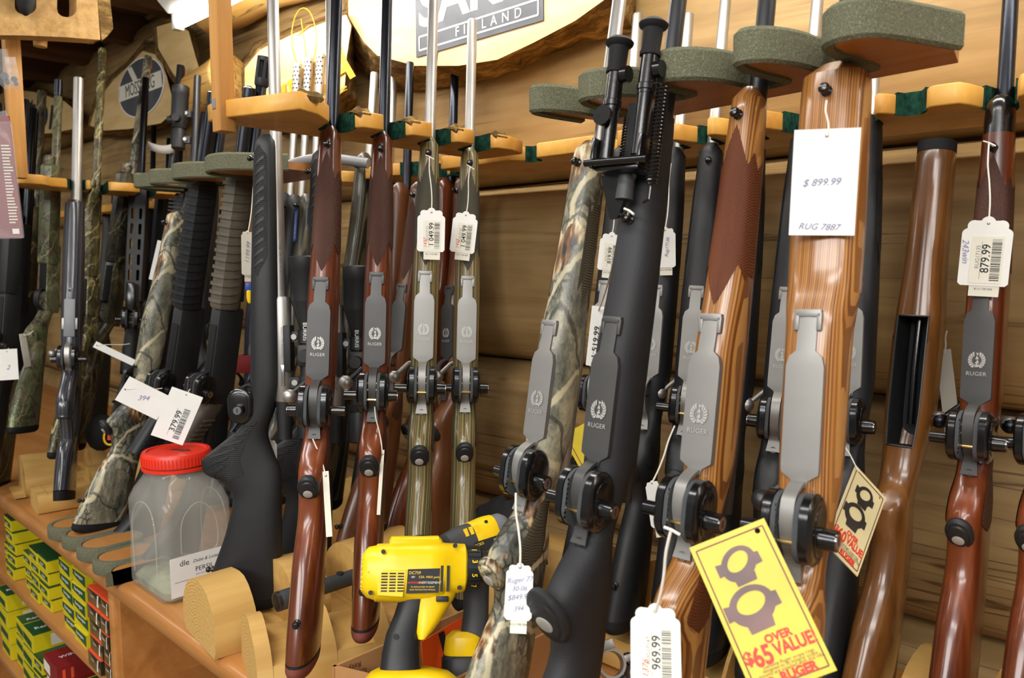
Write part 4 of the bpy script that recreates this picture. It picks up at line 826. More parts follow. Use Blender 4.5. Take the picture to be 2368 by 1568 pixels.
s_gun('A6', (298, 405), (270, 610), dict(X=-2.40), -35, 'dark camouflage shotgun with a red bead beside the chassis rifle', .80, .535, dpl=0.02, stock_m=MT['camo_dark'], recv_m=MT['camo_dark'], bar_m=MT['camo'], fore_m=MT['camo_dark'], mz=130, fore_style='plain', bead=MT['ruby'])
s_gun('A2', (74, 480), (62, 690), dict(X=-2.64), -35, 'dark camouflage shotgun behind the pine post at far left', .80, .535, dpl=0.02, stock_m=MT['camo_dark'], recv_m=MT['black'], bar_m=MT['camo_dark'], fore_m=MT['camo_dark'], mz=210, fore_style='plain', lock='black trigger lock on the far left camouflage shotgun')
s_gun('A1', (34, 470), (20, 680), dict(X=-2.3), -40, 'plain black shotgun at the left edge', .80, .535, dpl=0.02, stock_m=MT['black'], recv_m=MT['black'], bar_m=MT['blued'], fore_m=MT['black'], mz=230, fore_style='plain', lock='black trigger lock on the shotgun at the left edge')
s_gun('A1b', (52, 520), (40, 720), dict(X=-2.46), -50, 'black shotgun with swept butt between the camouflage shotguns at far left', .80, .535, dpl=0.02, stock_m=MT['black'], recv_m=MT['black'], bar_m=MT['blued'], fore_m=MT['black'], mz=250, fore_style='plain', lock='black trigger lock below the white string at far left')
s_gun('A8', (388, 420), (372, 610), dict(Y=1.02), -40, 'black shotgun with red bead rising behind the scope', .80, .535, dpl=.02, stock_m=MT['black'], recv_m=MT['black'], bar_m=MT['matte_blue'], fore_m=MT['black'], mz=150, fore_style='plain', bead=MT['ruby'])
e_rifle('A9', (398, 462), (378, 800), 1.13, -30, 'red stocked rifle with blued barrel behind the far camouflage rifle', MT['walnut'], MT['blued'], 235, cap=False)
def chassis():
    r = gun_root('chassis_rifle', (322, 436), dict(X=-2.34), (306, 765), dict(X=-2.30), -8, 'black chassis rifle with two rows of slots in its fore end', xo=.025); WR['A7'] = r
    loops = [[(-.021, 0), (.021, 0), (.022, .2), (.020, .335), (.016, .34), (-.016, .34), (-.020, .335), (-.022, .2)]]
    for k in range(5):
        for y in (-.0105, .0105):
            c = .075+k*.045; loops.append([(y+.0042*math.cos(t), c+.0042*math.sin(t)+(.012 if math.sin(t) >= 0 else -.012)) for t in [2*math.pi*i/14 for i in range(14)]])
    for x in (.045, .049): plate('fore_end_face', loops, .004, MT['black'], r, frame((x, 0, .45), (1, 0, 0), (0, 1, 0)))
    for sg in (-1, 1): MB().box((-.01, sg*.0215-.002, .45), (.051, sg*.0215+.002, .785), bev=.002).build('fore_end_side', MT['black'], r)
    MB().cyl((.051, 0, .765), (.0535, 0, .765), .004).build('fore_end_screw', MT['stainless'], r)
    barrel(r, .42, zat(r, 180), .0145, .0095, MT['blued'])
    MB().box((.03, -.014, .42), (.085, .014, .50), bev=.005).build('magazine', MT['gloss_black'], r)
    MB().box((-.015, -.019, .36), (.05, .019, .46), bev=.006).build('receiver', MT['black'], r)
    sweep([(.03, .37), (.052, .33), (.08, .27), (.09, .24)], [.022, .022, .022, .02], [.017, .017, .018, .017]).build('pistol_grip', MT['black_rough'], r)
    MB().tube([(.012, 0, .37), (.018, 0, .10)], .0145, 16).build('stock_tube', MT['black'], r)
    Stock([(0, .0), (.2, -.004)], [(0, .13), (.03, .125), (.1, .075), (.2, .05)], [(0, .019), (.2, .019)], 3).mesh(0, .2, 20, 20).build('butt_stock', MT['black'], r)
    trigger_lock(r, 'black trigger lock on the slotted chassis rifle', zt=.40, st=Stock([(0, 0), (1, 0)], [(0, .05), (1, .05)], [(0, .02), (1, .02)]), long_side=-1)
chassis()
for k, (tp, lo, Y, mz, lb) in enumerate((((338, 470), (330, 800), 1.1, 290, 'thin dark barrelled rifle behind the chassis rifle'), ((374, 470), (366, 800), 1.12, 320, 'dark rifle beside the red stocked rifle against the far wall'), ((250, 480), (246, 800), 1.12, 430, 'short dark rifle against the far wall behind the reed camouflage shotgun'))):
    e_rifle('Z%d' % k, tp, lo, Y, -50, lb, MT['black'], MT['blued'], mz, st=SYNTH, cap=False, z_low=.27)
# ================================================================== racks and log stands, notched where the guns stand
def rack_board(name, outline, z0, z1, mat, label, notches=(), cat='gun rack'):
    """horizontal board (world XY outline) with felt strips in its notches"""
    root = empty(name, Matrix.Translation((outline[0][0], outline[0][1], z0)), label, cat)
    ox, oy = outline[0]
    plate('board', [[(x-ox, y-oy) for x, y in outline]], z1-z0, mat, root, Matrix.Translation((0, 0, (z1-z0)/2)), bev=.002)
    for arc in notches:
        n = len(arc); rings = []
        for i, (x, y) in enumerate(arc):
            a = Vector(arc[max(i-1, 0)]); b = Vector(arc[min(i+1, n-1)]); d = (b-a).normalized(); nx, ny = d.y*.004, -d.x*.004
            x -= ox; y -= oy
            rings.append([(x, y, -.001), (x+nx, y+ny, -.002), (x+nx, y+ny, z1-z0+.002), (x, y, z1-z0+.001)])
        MB().loft(rings).build('felt_pad', MT['felt'], root)
    return root
ZR = z(.187)
def bore(key, h):
    """where the bore of a gun crosses the height h above eye level"""
    M = WR[key].matrix_world; p = M @ V(0, 0, .5); d = (M.to_3x3() @ V(0, 0, 1)).normalized(); return p + d*((EYE+h-p.z)/d.z)
def divider(xf, keys, lead, back, h, r=.023):
    """outline along +Y of a divider rack whose teeth point to +X; returns outline and notch arcs"""
    out = list(lead); arcs = []; pts = sorted((bore(k, h).y, bore(k, h).x) for k in keys)
    for y, bx in pts:
        cx = min(bx+.004, xf-.012); arc = []
        if y-r-.006 < out[-1][1]: y0 = out[-1][1]+.004
        else: y0 = y-r-.006
        for i in range(9):
            a = -math.pi/2 + math.pi*i/8
            arc.append((cx - r*math.cos(a), y + r*math.sin(a)))
        # the sides of the notch open along the line of sight of someone lifting the gun out
        sk = -.4
        arc = [(xf-.010, y-r-.002+sk*(xf-cx)*.6)] + arc + [(xf-.010, y+r+.002+sk*(xf-cx)*.6)]
        if arc[0][1] > out[-1][1]+.006: out += [(xf, arc[0][1]-.004)]
        out += arc + [(xf, arc[-1][1]+.004)]
        arcs.append(arc)
    out += back; return out, arcs
lead = [(-1.05, .507), (-1.02, .503), (-.955, .523), (-.885, .545), (-.90, .580)]
o_, a_ = divider(-.935, ('C1', 'C2', 'C3', 'C4'), lead, [(-.935, .985), (-.955, 1.03), (-1.06, 1.03)], .2)
rackC = rack_board('divider_rack', o_, ZR+.006, ZR+.029, MT['pine'], 'live edge pine divider rack with green felt notches holding four rifles', a_)
for (ya, yb, x) in ((.548, .585, -.893), (.668, .693, -.937), (.761, .785, -.937), (.853, .873, -.937), (.945, .975, -.937)):
    rg = []
    for i in range(9):
        t = i/8; y = ya+(yb-ya)*t; h = .006+.004*random.random(); e = .3 if i in (0, 8) else 1
        rg.append([(x-.012, y, .022), (x+.002, y, .014+.006*(1-e)), (x+.005*e, y, .020), (x-.002, y, .023+h*e*.7), (x-.022-.01*random.random(), y, .0235)])
    b = MB().loft([[(p[0]-o_[0][0], p[1]-o_[0][1], p[2]) for p in r] for r in rg]).build('bark_strip', MT['bark'], rackC)
pC = empty('rack_post', Matrix.Translation((-1.026, .498, ZR-.012)), 'square sawn pine post rising at the near end of the divider rack', 'post')
MB().box((-.0, -.0, 0), (.024, .022, .86), bev=.002).build('post', MT['pine_post'], pC)
MB().box((.004, -.0012, .03), (.013, .0002, .043)).build('staple', MT['chrome'], pC)
for dz in (.245, .248): MB().cyl((.007 if dz < .246 else .017, .0005, dz), (.007 if dz < .246 else .017, -.001, dz), .003).build('nail_head', MT['dark_beam'], pC)

xa = -2.20
leadA = [(xa-.10, .552), (xa+.02, .552), (xa+.045, .575), (xa+.045, .61), (xa+.015, .635), (xa+.0, .64)]
o2, a2 = divider(xa+.0, ('A4', 'A5', 'A7'), leadA, [(xa-.02, 1.0), (xa-.05, 1.03), (xa-.20, 1.03)], .2, .022)
rack_board('divider_rack', o2, ZR+.005, ZR+.028, MT['pine'], 'far pine divider rack with wavy edge behind the silver barrelled rifle', a2)
pA = empty('rack_post', Matrix.Translation((xa+.085, .552, ZR+.012)), 'narrow pine post standing at the far left rack', 'post')
MB().box((-.016, -.016, 0), (.016, .016, .34), bev=.003).build('post', MT['pine_post'], pA)

def back_rack(name, x0, x1, yf, keys, extra, label, hw=.034):
    ns = sorted([(bore(k, .2).x, bore(k, .2).y+.016) for k in keys] + [(x, yf+.035) for x in extra])
    xs = np.arange(x0, x1+.001, .006); ys = []; lab = []
    for x in xs:
        y = yf; on = False
        for nx, ny in ns:
            q = abs(x-nx)/hw
            if q < 1: y = max(y, yf+(ny-yf)*min(1, 1.5*(.5+.5*math.cos(math.pi*q)))); on = on or q < .72
        ys.append(y); lab.append(on)
    out = list(zip([float(x) for x in xs], ys)); arcs = []; cur = []
    for p, on in zip(out, lab):
        if on: cur.append(p)
        else:
            if len(cur) > 3: arcs.append(cur)
            cur = []
    return rack_board(name, [(x0, 1.232)] + out + [(x1, 1.232)], z(.187), z(.212), MT['pine'], label, arcs)
back_rack('back_rack', -.80, .55, 1.04, ('F1', 'F2', 'F3', 'F3b', 'F4', 'F5', 'F7', 'F8'), (-.325, -.03, .09, .21, .33, .45), 'scalloped pine rail with green felt along the wall at right')
back_rack('back_rack', -1.62, -.81, 1.05, ('E1', 'E3', 'E4', 'G1', 'G2'), (-.965,), 'pine rail with felt notches behind the walnut rifles')
back_rack('back_rack', -3.6, -2.45, 1.06, ('A9', 'Z0', 'Z1', 'Z2'), (-3.3, -2.9), 'felt notched pine rail along the wall at far left')
def foam_rack(name, x0, x1, yf, zz, keys, rot, label, tip=.0):
    """board with rounded fingers whose edge wears a thick foam strip; a gun stands in each gap between two fingers"""
    R = Matrix.Translation((x0, yf, z(zz))) @ Matrix.Rotation(rot, 4, 'Z'); iv = R.inverted(); root = empty(name, R, label, 'gun rack')
    ns = sorted(tuple((iv @ bore(k, zz))[:2]) for k in keys); ed = [0.0] + [n[0] for n in ns] + [x1-x0]; dp = [.09] + [n[1]+.03 for n in ns] + [.10]; g = .024; out = []
    for k in range(len(ed)-1):
        a = ed[k]+(g if k else 0); b = ed[k+1]-(g if k < len(ed)-2 else 0); w = b-a; d0, d1 = dp[k], dp[k+1]
        out += [(a-(.010 if k else 0), d0), (a, d0-.016), (a, .045), (a+.05*w, .022), (a+.18*w, .006), (a+.36*w, 0), (a+.56*w, .003)]
        if k < len(ed)-2: out += [(a+.78*w, .014), (a+.95*w, .034), (b, .055), (b, max(.06, d1-.016)), (b+.010, d1)]
        else: out += [(a+.68*w, .016), (a+.84*w, .055), (b, .10)]
    wx = out[-1][0]; md = max(dp)+.04
    plate('board', [[(0.004, md)] + out + [(wx-.02, md)]], .014, MT['counter'], root, Matrix.Translation((0, 0, -.002)))
    sm = [p for p in catmull([(a, b, 0) for a, b in out], 4)]; rings = []
    for i, p in enumerate(sm):
        d = (sm[min(i+1, len(sm)-1)]-sm[max(i-1, 0)]).normalized(); nn = Vector((d.y, -d.x, 0)); q = p+nn*.010
        rings.append([(p.x, p.y, -.012), (q.x-nn.x*.003, q.y-nn.y*.003, -.014), (q.x, q.y, -.011), (q.x, q.y, .015), (q.x-nn.x*.004, q.y-nn.y*.004, .019), (p.x, p.y, .018)])
    MB().loft(rings).build('foam_edge', MT['foam'], root)
    return root
foam_rack('foam_rack', -.655, -.212, .726, .196, ('D1', 'D2', 'D3', 'D4'), -.13, 'near foam edged rack with rounded fingers holding camouflage and laminate rifles')
foam_rack('foam_rack', -1.80, -1.335, .72, .186, ('B1', 'B0', 'B2', 'B3'), -.06, 'far foam edged rack behind the black rifle holding pump shotguns')
# foam butt cups on the counter
for k, (px, py) in enumerate(((163, 1222), (197, 1243), (233, 1268), (272, 1298), (306, 1330))):
    c = un(px, py, Z=-.605); root = empty('foam_cup', Matrix.Translation((c.x, c.y, CT+.0005)), ('leftmost', 'second from left', 'middle', 'fourth from left', 'rightmost')[k]+' round foam edged butt rest on the counter', 'foam rest', 'foam butt rests on the counter')
    cl, ex = (-.008, .03) if k == 4 else (9, .04)
    def D(r, h, n=24): return [(min(r*math.cos(t), cl), r*math.sin(t)+(ex if math.sin(t) > 0 else 0), h) for t in [2*math.pi*i/n for i in range(n)]]
    MB().loft([D(.032, 0), D(.034, .0275)]).build('wood_insert', MT['counter'], root)
    MB().loft([D(.036, 0), D(.045, .001), D(.046, .004), D(.046, .026), D(.044, .029), D(.036, .029), D(.0345, .025)], caps=False).build('foam_edge', MT['foam'], root)
# ------------------------------------------------------------------ log stands
def cradle(name, a, b, r, cut, keys, label, seed=1, hw=.034):
    """half log sawn through with a slot for every butt that stands in it"""
    a, b = Vector(a), Vector(b); L = (b-a).length; ax = (b-a)/L; slots = []
    for k in keys:
        p = WR[k].matrix_world @ V(.07, 0, .03); t = (p-a).dot(ax)/L; fl = max(.004, (WR[k].matrix_world @ V(.1, 0, 0)).z-a.z-.006)
        # width of the tilted butt measured along the log
        M = WR[k].matrix_world.to_3x3(); xd = M @ V(1, 0, 0); h_ = .025+abs(xd.dot(ax))*r*.12
        slots.append((t-h_/L, t+h_/L, min(fl, .05)))
    ts = sorted(set([0, .004] + [i/30 for i in range(31)] + [x for s_ in slots for x in (s_[0]-.001, s_[0], s_[1], s_[1]+.001)] + [1])); ts = [t for t in ts if 0 <= t <= 1]
    rr = random.Random(seed); rings = []; ph = rr.random()*6
    for t in ts:
        f = r*(1+.03*math.sin(t*9+ph)); h = 9
        for s_ in slots:
            if s_[0] <= t <= s_[1]: h = min(h, s_[2])
        ring = []
        for j in range(26):
            q = 2*math.pi*j/26; ff = f*(1+.03*math.sin(3*q+ph)+.014*math.sin(7*q+ph*2+t*3))
            ring.append((ff*math.cos(q), t*L, max(0.0005, min(ff*math.sin(q)+cut, h))))
        rings.append(ring)
    root = empty(name, frame(a, (0, 0, 1), ax.cross(Vector((0, 0, 1)))), label, 'log stand')
    MB().loft(rings, caps=False).build('log_body', MT['cut_log'], root, ang=50)
    for i in (0, len(rings)-1): MB().add(rings[i], [tuple(range(26))]).build('cut_end', MT['endgrain'], root, smooth=False)
    return root
cradle('log_cradle', (-1.215, .537, CT), (-1.17, .93, CT), .080, .03, ('C0', 'C0b'), 'weathered half log on the counter under the black synthetic rifle', 2)
cradle('log_cradle', (-1.05, .537, CT), (-.905, .955, CT), .076, .018, ('C1', 'C2', 'C3', 'C4'), 'slotted half log holding the four rifle butts of the divider rack', 3)
cradle('log_cradle', (-2.40, .565, CT), (-2.34, 1.0, CT), .07, .03, ('A2', 'A6', 'A7', 'A8', 'A9'), 'small half log behind the grey laminate butt at far left', 4)
cradle('log_cradle', (-2.20, .565, CT), (-2.15, 1.0, CT), .06, .03, ('A3', 'A4', 'A5'), 'small slotted half log in front at far left of the counter', 5)
cradle('log_cradle', (-1.75, 1.10, CT), (-1.23, 1.10, CT), .08, .015, ('P0', 'P1', 'P2', 'G1', 'G2', 'E1', 'H1'), 'half log against the wall behind the walnut rifles', 6)
cradle('log_cradle', (-1.20, 1.10, CT), (-.86, 1.10, CT), .075, .02, ('E2', 'E3', 'E4'), 'half log by the wall under the green laminate rifles', 8)
cradle('log_cradle', (-.80, 1.04, CT), (.35, 1.02, CT), .105, .03, ('F1', 'F2', 'F3', 'F3b', 'F4', 'F5', 'F6', 'F7', 'F8'), 'long slotted half log along the wall at right', 9)
# ================================================================== signs, tools, tags
def at(px, py, d): return ray(px, py)/FPX*d + V(0, 0, EYE)          # point at a forward distance
TOCAM = lambda p: (V(0, 0, EYE)-p).normalized()
def slab(name, fpx, fy, bpx, by, label, face='pale_wood', ax='Y', cat='sign', jag=.006):
    """thick live edge slab: sanded front outline and barked back outline on two planes of the room"""
    f = [un(x, y, **{ax: fy}) for x, y in fpx]; b = [un(x, y, **{ax: by}) for x, y in bpx]; rr = random.Random(len(label))
    def dense(l):
        out = []
        for i in range(len(l)):
            for t in (0, .25, .5, .75): out.append(l[i].lerp(l[(i+1) % len(l)], t))
        return out
    F, B = dense(f), dense(b); c = sum(F, V(0, 0, 0))/len(F); root = empty(name, Matrix.Translation(c), label, cat)
    jit = lambda p, a: tuple(p-c+V(rr.uniform(-a, a), rr.uniform(-a, a)*.5, rr.uniform(-a, a)))
    R0 = [tuple(p-c) for p in F]; mid = [jit(p.lerp(q, .5), jag) for p, q in zip(F, B)]; m1 = [jit(p.lerp(q, .12), jag*.4) for p, q in zip(F, B)]; R1 = [jit(q, jag*.5) for q in B]
    MB().loft([R0, m1, mid, R1], caps=False).build('bark_edge', MT['bark'], root, ang=20)
    MB().add(R0, [tuple(range(len(R0)))]).build('sanded_face', MT[face], root, smooth=False)
    MB().add(R1, [tuple(range(len(R1)))]).build('back_face', MT['bark'], root, smooth=False)
    return root, c
def sign_frame(c, o, xe, n=(0, -1, 0)): return frame(o-c, n, (xe-o))
s1, c1 = slab('wood_slab_sign', [(806, -170), (806, 40), (840, 95), (872, 128), (960, 152), (1060, 152), (1150, 138), (1235, 98), (1330, 48), (1425, -20), (1440, -170)], 1.12,
              [(792, -180), (796, 80), (848, 178), (872, 205), (960, 208), (1060, 198), (1150, 180), (1240, 142), (1350, 98), (1466, 74), (1478, -180)], 1.215, 'thick pale slab sign with grey painted panel at top centre')
P = lambda x, y: un(x, y, Y=1.118)
o = P(963, 133); e = P(1257, 47); wv = (e-o); q0 = P(953, -60); L = wv.length; xd = wv.normalized(); n_ = V(0, -1, 0); up_ = n_.cross(xd); H = .185
Mb = frame(o-c1, n_, xd)
plate('painted_panel', [[(0, 0), (L, 0), (L, H), (0, H)]], .002, MT['sign_grey'], s1, Mb)
def strip(mb, a, b, w=.004):
    d = (Vector(b)-Vector(a)).normalized(); nn = Vector((-d.y, d.x))*w/2; mb.add([(*(Vector(a)-nn), 0), (*(Vector(b)-nn), 0), (*(Vector(b)+nn), 0), (*(Vector(a)+nn), 0)], [(0, 1, 2, 3)])
mb = MB(); bx = [(.012, .012), (L-.012, .012), (L-.012, .040), (.012, .040)]
for i in range(4): strip(mb, bx[i], bx[(i+1) % 4], .0035)
bo = mb.build('painted_border', MT['paper'], s1, smooth=False); bo.matrix_local = Mb @ T3(0, 0, .0018)
text('FINLAND', .027, MT['paper'], s1, Mb @ T3(L*.6, .026, .0018), space=1.9, xs=1.0)
text('SAKO', .125, MT['paper'], s1, Mb @ T3(L*.52, .098, .0018), space=1.0, bold=.003, xs=1.1)
s2, c2 = slab('wood_slab_sign', [(566, 205), (566, 158), (600, 116), (680, 78), (800, 34), (812, 60), (802, 130), (797, 205), (752, 262), (650, 282), (585, 258)], 1.10,
              [(552, 215), (554, 150), (588, 98), (672, 64), (806, 20), (826, 58), (816, 130), (830, 240), (790, 285), (650, 312), (570, 272)], 1.20, 'pale slab sign with yellow letters at upper left of the rack post')
P2 = lambda x, y: un(x, y, Y=1.098)
o = P2(660, 262); e = P2(760, 200); M2 = frame(P2(708, 210)-c2, V(0, -1, 0), e-o)
text('TIKKA', .115, MT['sign_yellow'], s2, M2 @ T3(0, 0, .0015), xs=1.25, space=1.0, bold=.003)
mb = MB(); strip(mb, (-.17, .048), (.17, .048), .004); strip(mb, (-.17, -.048), (.17, -.048), .004); strip(mb, (-.17, -.055), (.17, -.055), .002)
k_ = mb.build('painted_lines', MT['sign_yellow'], s2, smooth=False); k_.matrix_local = M2 @ T3(0, 0, .0016)
k_ = MB().tube([(.055*math.cos(t), .075*math.sin(t), 0) for t in [2*math.pi*i/24 for i in range(24)]], .0014, 5, closed=True).tube([(0, -.05, 0), (0, .05, 0)], .0014, 5).tube([(-.03, .02, 0), (.03, .02, 0)], .0014, 5).build('painted_oval', MT['sign_yellow'], s2); k_.matrix_local = M2 @ T3(.02, .125, .001)
s3, c3 = slab('wood_slab_sign', [(208, 290), (225, 235), (262, 185), (300, 150), (330, 118), (368, 128), (385, 175), (398, 225), (398, 262), (372, 285), (300, 298), (240, 302)], 1.14,
              [(200, 290), (218, 225), (255, 175), (296, 140), (335, 92), (385, 100), (392, 170), (412, 240), (408, 272), (380, 296), (300, 312), (236, 314)], 1.21, 'slab sign with round grey and white emblem under the hanging light')
P3 = lambda x, y: un(x, y, Y=1.138)
ce = P3(325, 203); hx = (P3(378, 203)-P3(272, 203)).length/2; hz = (P3(325, 135)-P3(325, 272)).length/2
M3 = frame(ce-c3, V(0, -1, 0), V(1, 0, 0)); el = lambda k, n=40: [(hx*k*math.cos(t), hz*k*math.sin(t)) for t in [2*math.pi*i/n for i in range(n)]]
plate('emblem_rim', [el(1.0)], .002, MT['paper'], s3, M3); plate('emblem_field', [el(.955)], .002, MT['sign_grey'], s3, M3 @ T3(0, 0, .001))
band = [(-.98*hx*.94, -.12*hz), (.94*hx, -.12*hz), (.9*hx, .34*hz), (-.88*hx, .34*hz)]
plate('emblem_band', [[(-.94*hx, -.24*hz), (.93*hx, -.24*hz), (.90*hx, .30*hz), (-.90*hx, .30*hz)]], .002, MT['label'], s3, M3 @ T3(0, 0, .002))
for sx_ in (-1, 1): plate('emblem_stripe', [[(sx_*.18*hx-.1*hx, .3*hz), (sx_*.18*hx+.1*hx, .3*hz), (sx_*.42*hx+.1*hx, .82*hz), (sx_*.42*hx-.1*hx, .82*hz)]], .002, MT['label'], s3, M3 @ T3(0, 0, .002))
text('MOSSBERG', hz*.62, MT['sign_black'], s3, M3 @ T3(0, .02*hz, .0035), xs=hx/hz*.44, space=.95)
s4, c4 = slab('wood_slab_sign', [(-60, 200), (20, 205), (80, 213), (150, 235), (188, 268), (180, 296), (120, 308), (20, 312), (-60, 312)], 1.14,
              [(-60, 190), (20, 197), (84, 204), (158, 228), (200, 268), (190, 304), (122, 318), (20, 322), (-60, 322)], 1.20, 'long slab sign with dark script lettering at the far left wall')
P4 = lambda x, y: un(x, y, Y=1.138)
M4 = frame(P4(60, 258)-c4, V(0, -1, 0), P4(150, 262)-P4(0, 252))
text('Remington', .23, MT['sign_black'], s4, M4 @ T3(-.28, .0, .001), shear=.25, xs=1.5)
slab('wood_slab', [(366, 112), (362, 62), (402, 50), (436, 72), (452, 130), (478, 214), (462, 226), (428, 205), (400, 170)], 1.09, [(356, 120), (352, 56), (404, 40), (446, 66), (462, 130), (486, 220), (464, 234), (422, 216), (392, 176)], 1.14, 'plain pale triangular wood slab behind the hanging light', cat='wood slab')
# slotted board on the far left post
bp = [(-60, 80), (60, 82), (150, 86), (232, 92), (228, 40), (222, -60), (-60, -60)]
Ox = un(100, 50, X=-2.0); Mx = frame(Ox, (1, 0, 0), (0, 1, 0)); inv = Mx.inverted()
tr = empty('slotted_rack_board', Mx, 'thick sawn board with rounded slots at the top left corner', 'rack board')
L2 = lambda pts: [tuple((inv @ un(x, y, X=-2.0))[:2]) for x, y in pts]
def slot(x0, x1, y1): return [(x0, -50), (x0, y1-18)] + [((x0+x1)/2-(x1-x0)/2*math.cos(t), y1-18+18*math.sin(t)) for t in [math.pi*i/8 for i in range(1, 8)]] + [(x1, y1-18), (x1, -50)]
plate('board', [L2(bp), L2(slot(132, 177, 40)), L2(slot(34, 84, 34))], .05, MT['saw_end'], tr, T3(0, 0, -.025))
edge = [un(x, y, X=-2.0) for x, y in ((236, 94), (248, 84), (262, 66), (258, 30), (250, -50), (224, -60), (229, 40))]
MB().loft([[tuple(inv @ p) for p in edge], [tuple(inv @ p + V(-.006, 0, -.035)) for p in edge], [tuple(inv @ p + V(-.012, 0, -.06)) for p in edge]]).build('bark_edge', MT['bark'], tr)
hb = MB().loft([[tuple(un(60+a*math.cos(t), y+6*math.sin(t), X=-1.985+b*math.sin(t))) for t in [2*math.pi*i/16 for i in range(16)]] for y, a, b in ((-60, 24, .02), (-10, 24, .022), (10, 22, .022), (24, 16, .016), (31, 8, .008))]).build('holster', MT['rubber'])
tag(hb, 'black leather holster end hanging in the slotted board', 'holster')
pg = MB().cyl(un(93, 108, X=-2.06), un(93, 82, X=-2.06), .014, .016, 12).build('wooden_peg', MT['cut_log']); tag(pg, 'stubby wooden peg under the slotted board', 'peg')
# bags and blister pack hanging at the left edge
for k, (px, py, w, h) in enumerate(((8, 160, 30, 44), (30, 170, 22, 36))):
    c = un(px, py, X=-1.62+.02*k); sc = (c-V(0, 0, EYE)).dot(FW)/FPX; M = frame(c, TOCAM(c), RT)
    r = empty('plastic_bag', M, ('larger', 'smaller')[k]+' clear bag of small metal parts hanging at the left edge', 'plastic bag')
    W, Hh = w*sc, h*sc
    MB().loft([[(-W*.5, Hh, -.001), (W*.5, Hh, -.001), (W*.5, Hh, .001), (-W*.5, Hh, .001)], [(-W*.5, .1*Hh, -.008), (W*.5, .2*Hh, -.008), (W*.5, .2*Hh, .008), (-W*.5, .1*Hh, .008)], [(-W*.5, -.7*Hh, -.014), (W*.5, -.7*Hh, -.014), (W*.5, -.7*Hh, .014), (-W*.5, -.7*Hh, .014)], [(-W*.2, -Hh, -.003), (W*.3, -Hh, -.003), (W*.3, -Hh, .003), (-W*.2, -Hh, .003)]]).build('film', MT['bag'], r)
    MB().cyl((0, -.35*Hh, -.004), (0, -.35*Hh, .004), W*.3).cyl((W*.1, -.62*Hh, -.004), (W*.1, -.62*Hh, .004), W*.22).build('metal_part', MT['chrome'], r)
c = un(8, 410, X=-1.55); sc = (c-V(0, 0, EYE)).dot(FW)/FPX; r = empty('blister_pack', frame(c, TOCAM(c)+V(0, -.3, 0), RT), 'red carded blister pack with clear cover at the left edge', 'package')
MB().box((-.05, -139*sc, -.002), (26*sc, 138*sc, .0)).build('card', MT['ammo_red'], r); MB().box((-.05, -141*sc, .0005), (31*sc, 124*sc, .012), bev=.004).build('clear_cover', MT['bag'], r)
MB().loft([[(-.05, 124*sc, 0), (20*sc, 150*sc, 0), (20*sc, 150*sc, .003), (-.05, 124*sc, .003)], [(-.05, 122*sc, 0), (28*sc, 122*sc, 0), (28*sc, 122*sc, .003), (-.05, 122*sc, .003)]]).build('hang_tab', MT['bag'], r)
mb = MB()
for k in range(26): mb.box((2*sc, (70-k*7)*sc, -.0005), ((14+random.random()*8)*sc, (73-k*7)*sc, .0004))
mb.build('printed_lines', MT['label'], r); MB().box((6*sc, -130*sc, -.0003), (20*sc, -118*sc, .0006)).build('printed_square', MT['paper'], r)
# ------------------------------------------------------------------ tags
def scallop(w, h):
    pts = [(-w/2+.003, -h/2), (w/2-.003, -h/2), (w/2, -h/2+.003)]
    def arc(cx, cy, r, a0, a1, n=7): return [(cx+r*math.cos(math.radians(a0+(a1-a0)*i/n)), cy+r*math.sin(math.radians(a0+(a1-a0)*i/n))) for i in range(n+1)]
    s = w/.042
    pts += arc(w/2-.005*s, h/2-.016*s, .005*s, 0, 70) + arc(w/2-.0095*s, h/2-.0085*s, .0055*s, -20, 110) + arc(0, h/2-.0055*s, .0062*s, 20, 160) + arc(-w/2+.0095*s, h/2-.0085*s, .0055*s, 70, 200) + arc(-w/2+.005*s, h/2-.016*s, .005*s, 110, 180)
    pts += [(-w/2, -h/2+.003)]; return pts
def hole(x, y, r=.0016): return [(x+r*math.cos(t), y+r*math.sin(t)) for t in [2*math.pi*i/12 for i in range(12)]]
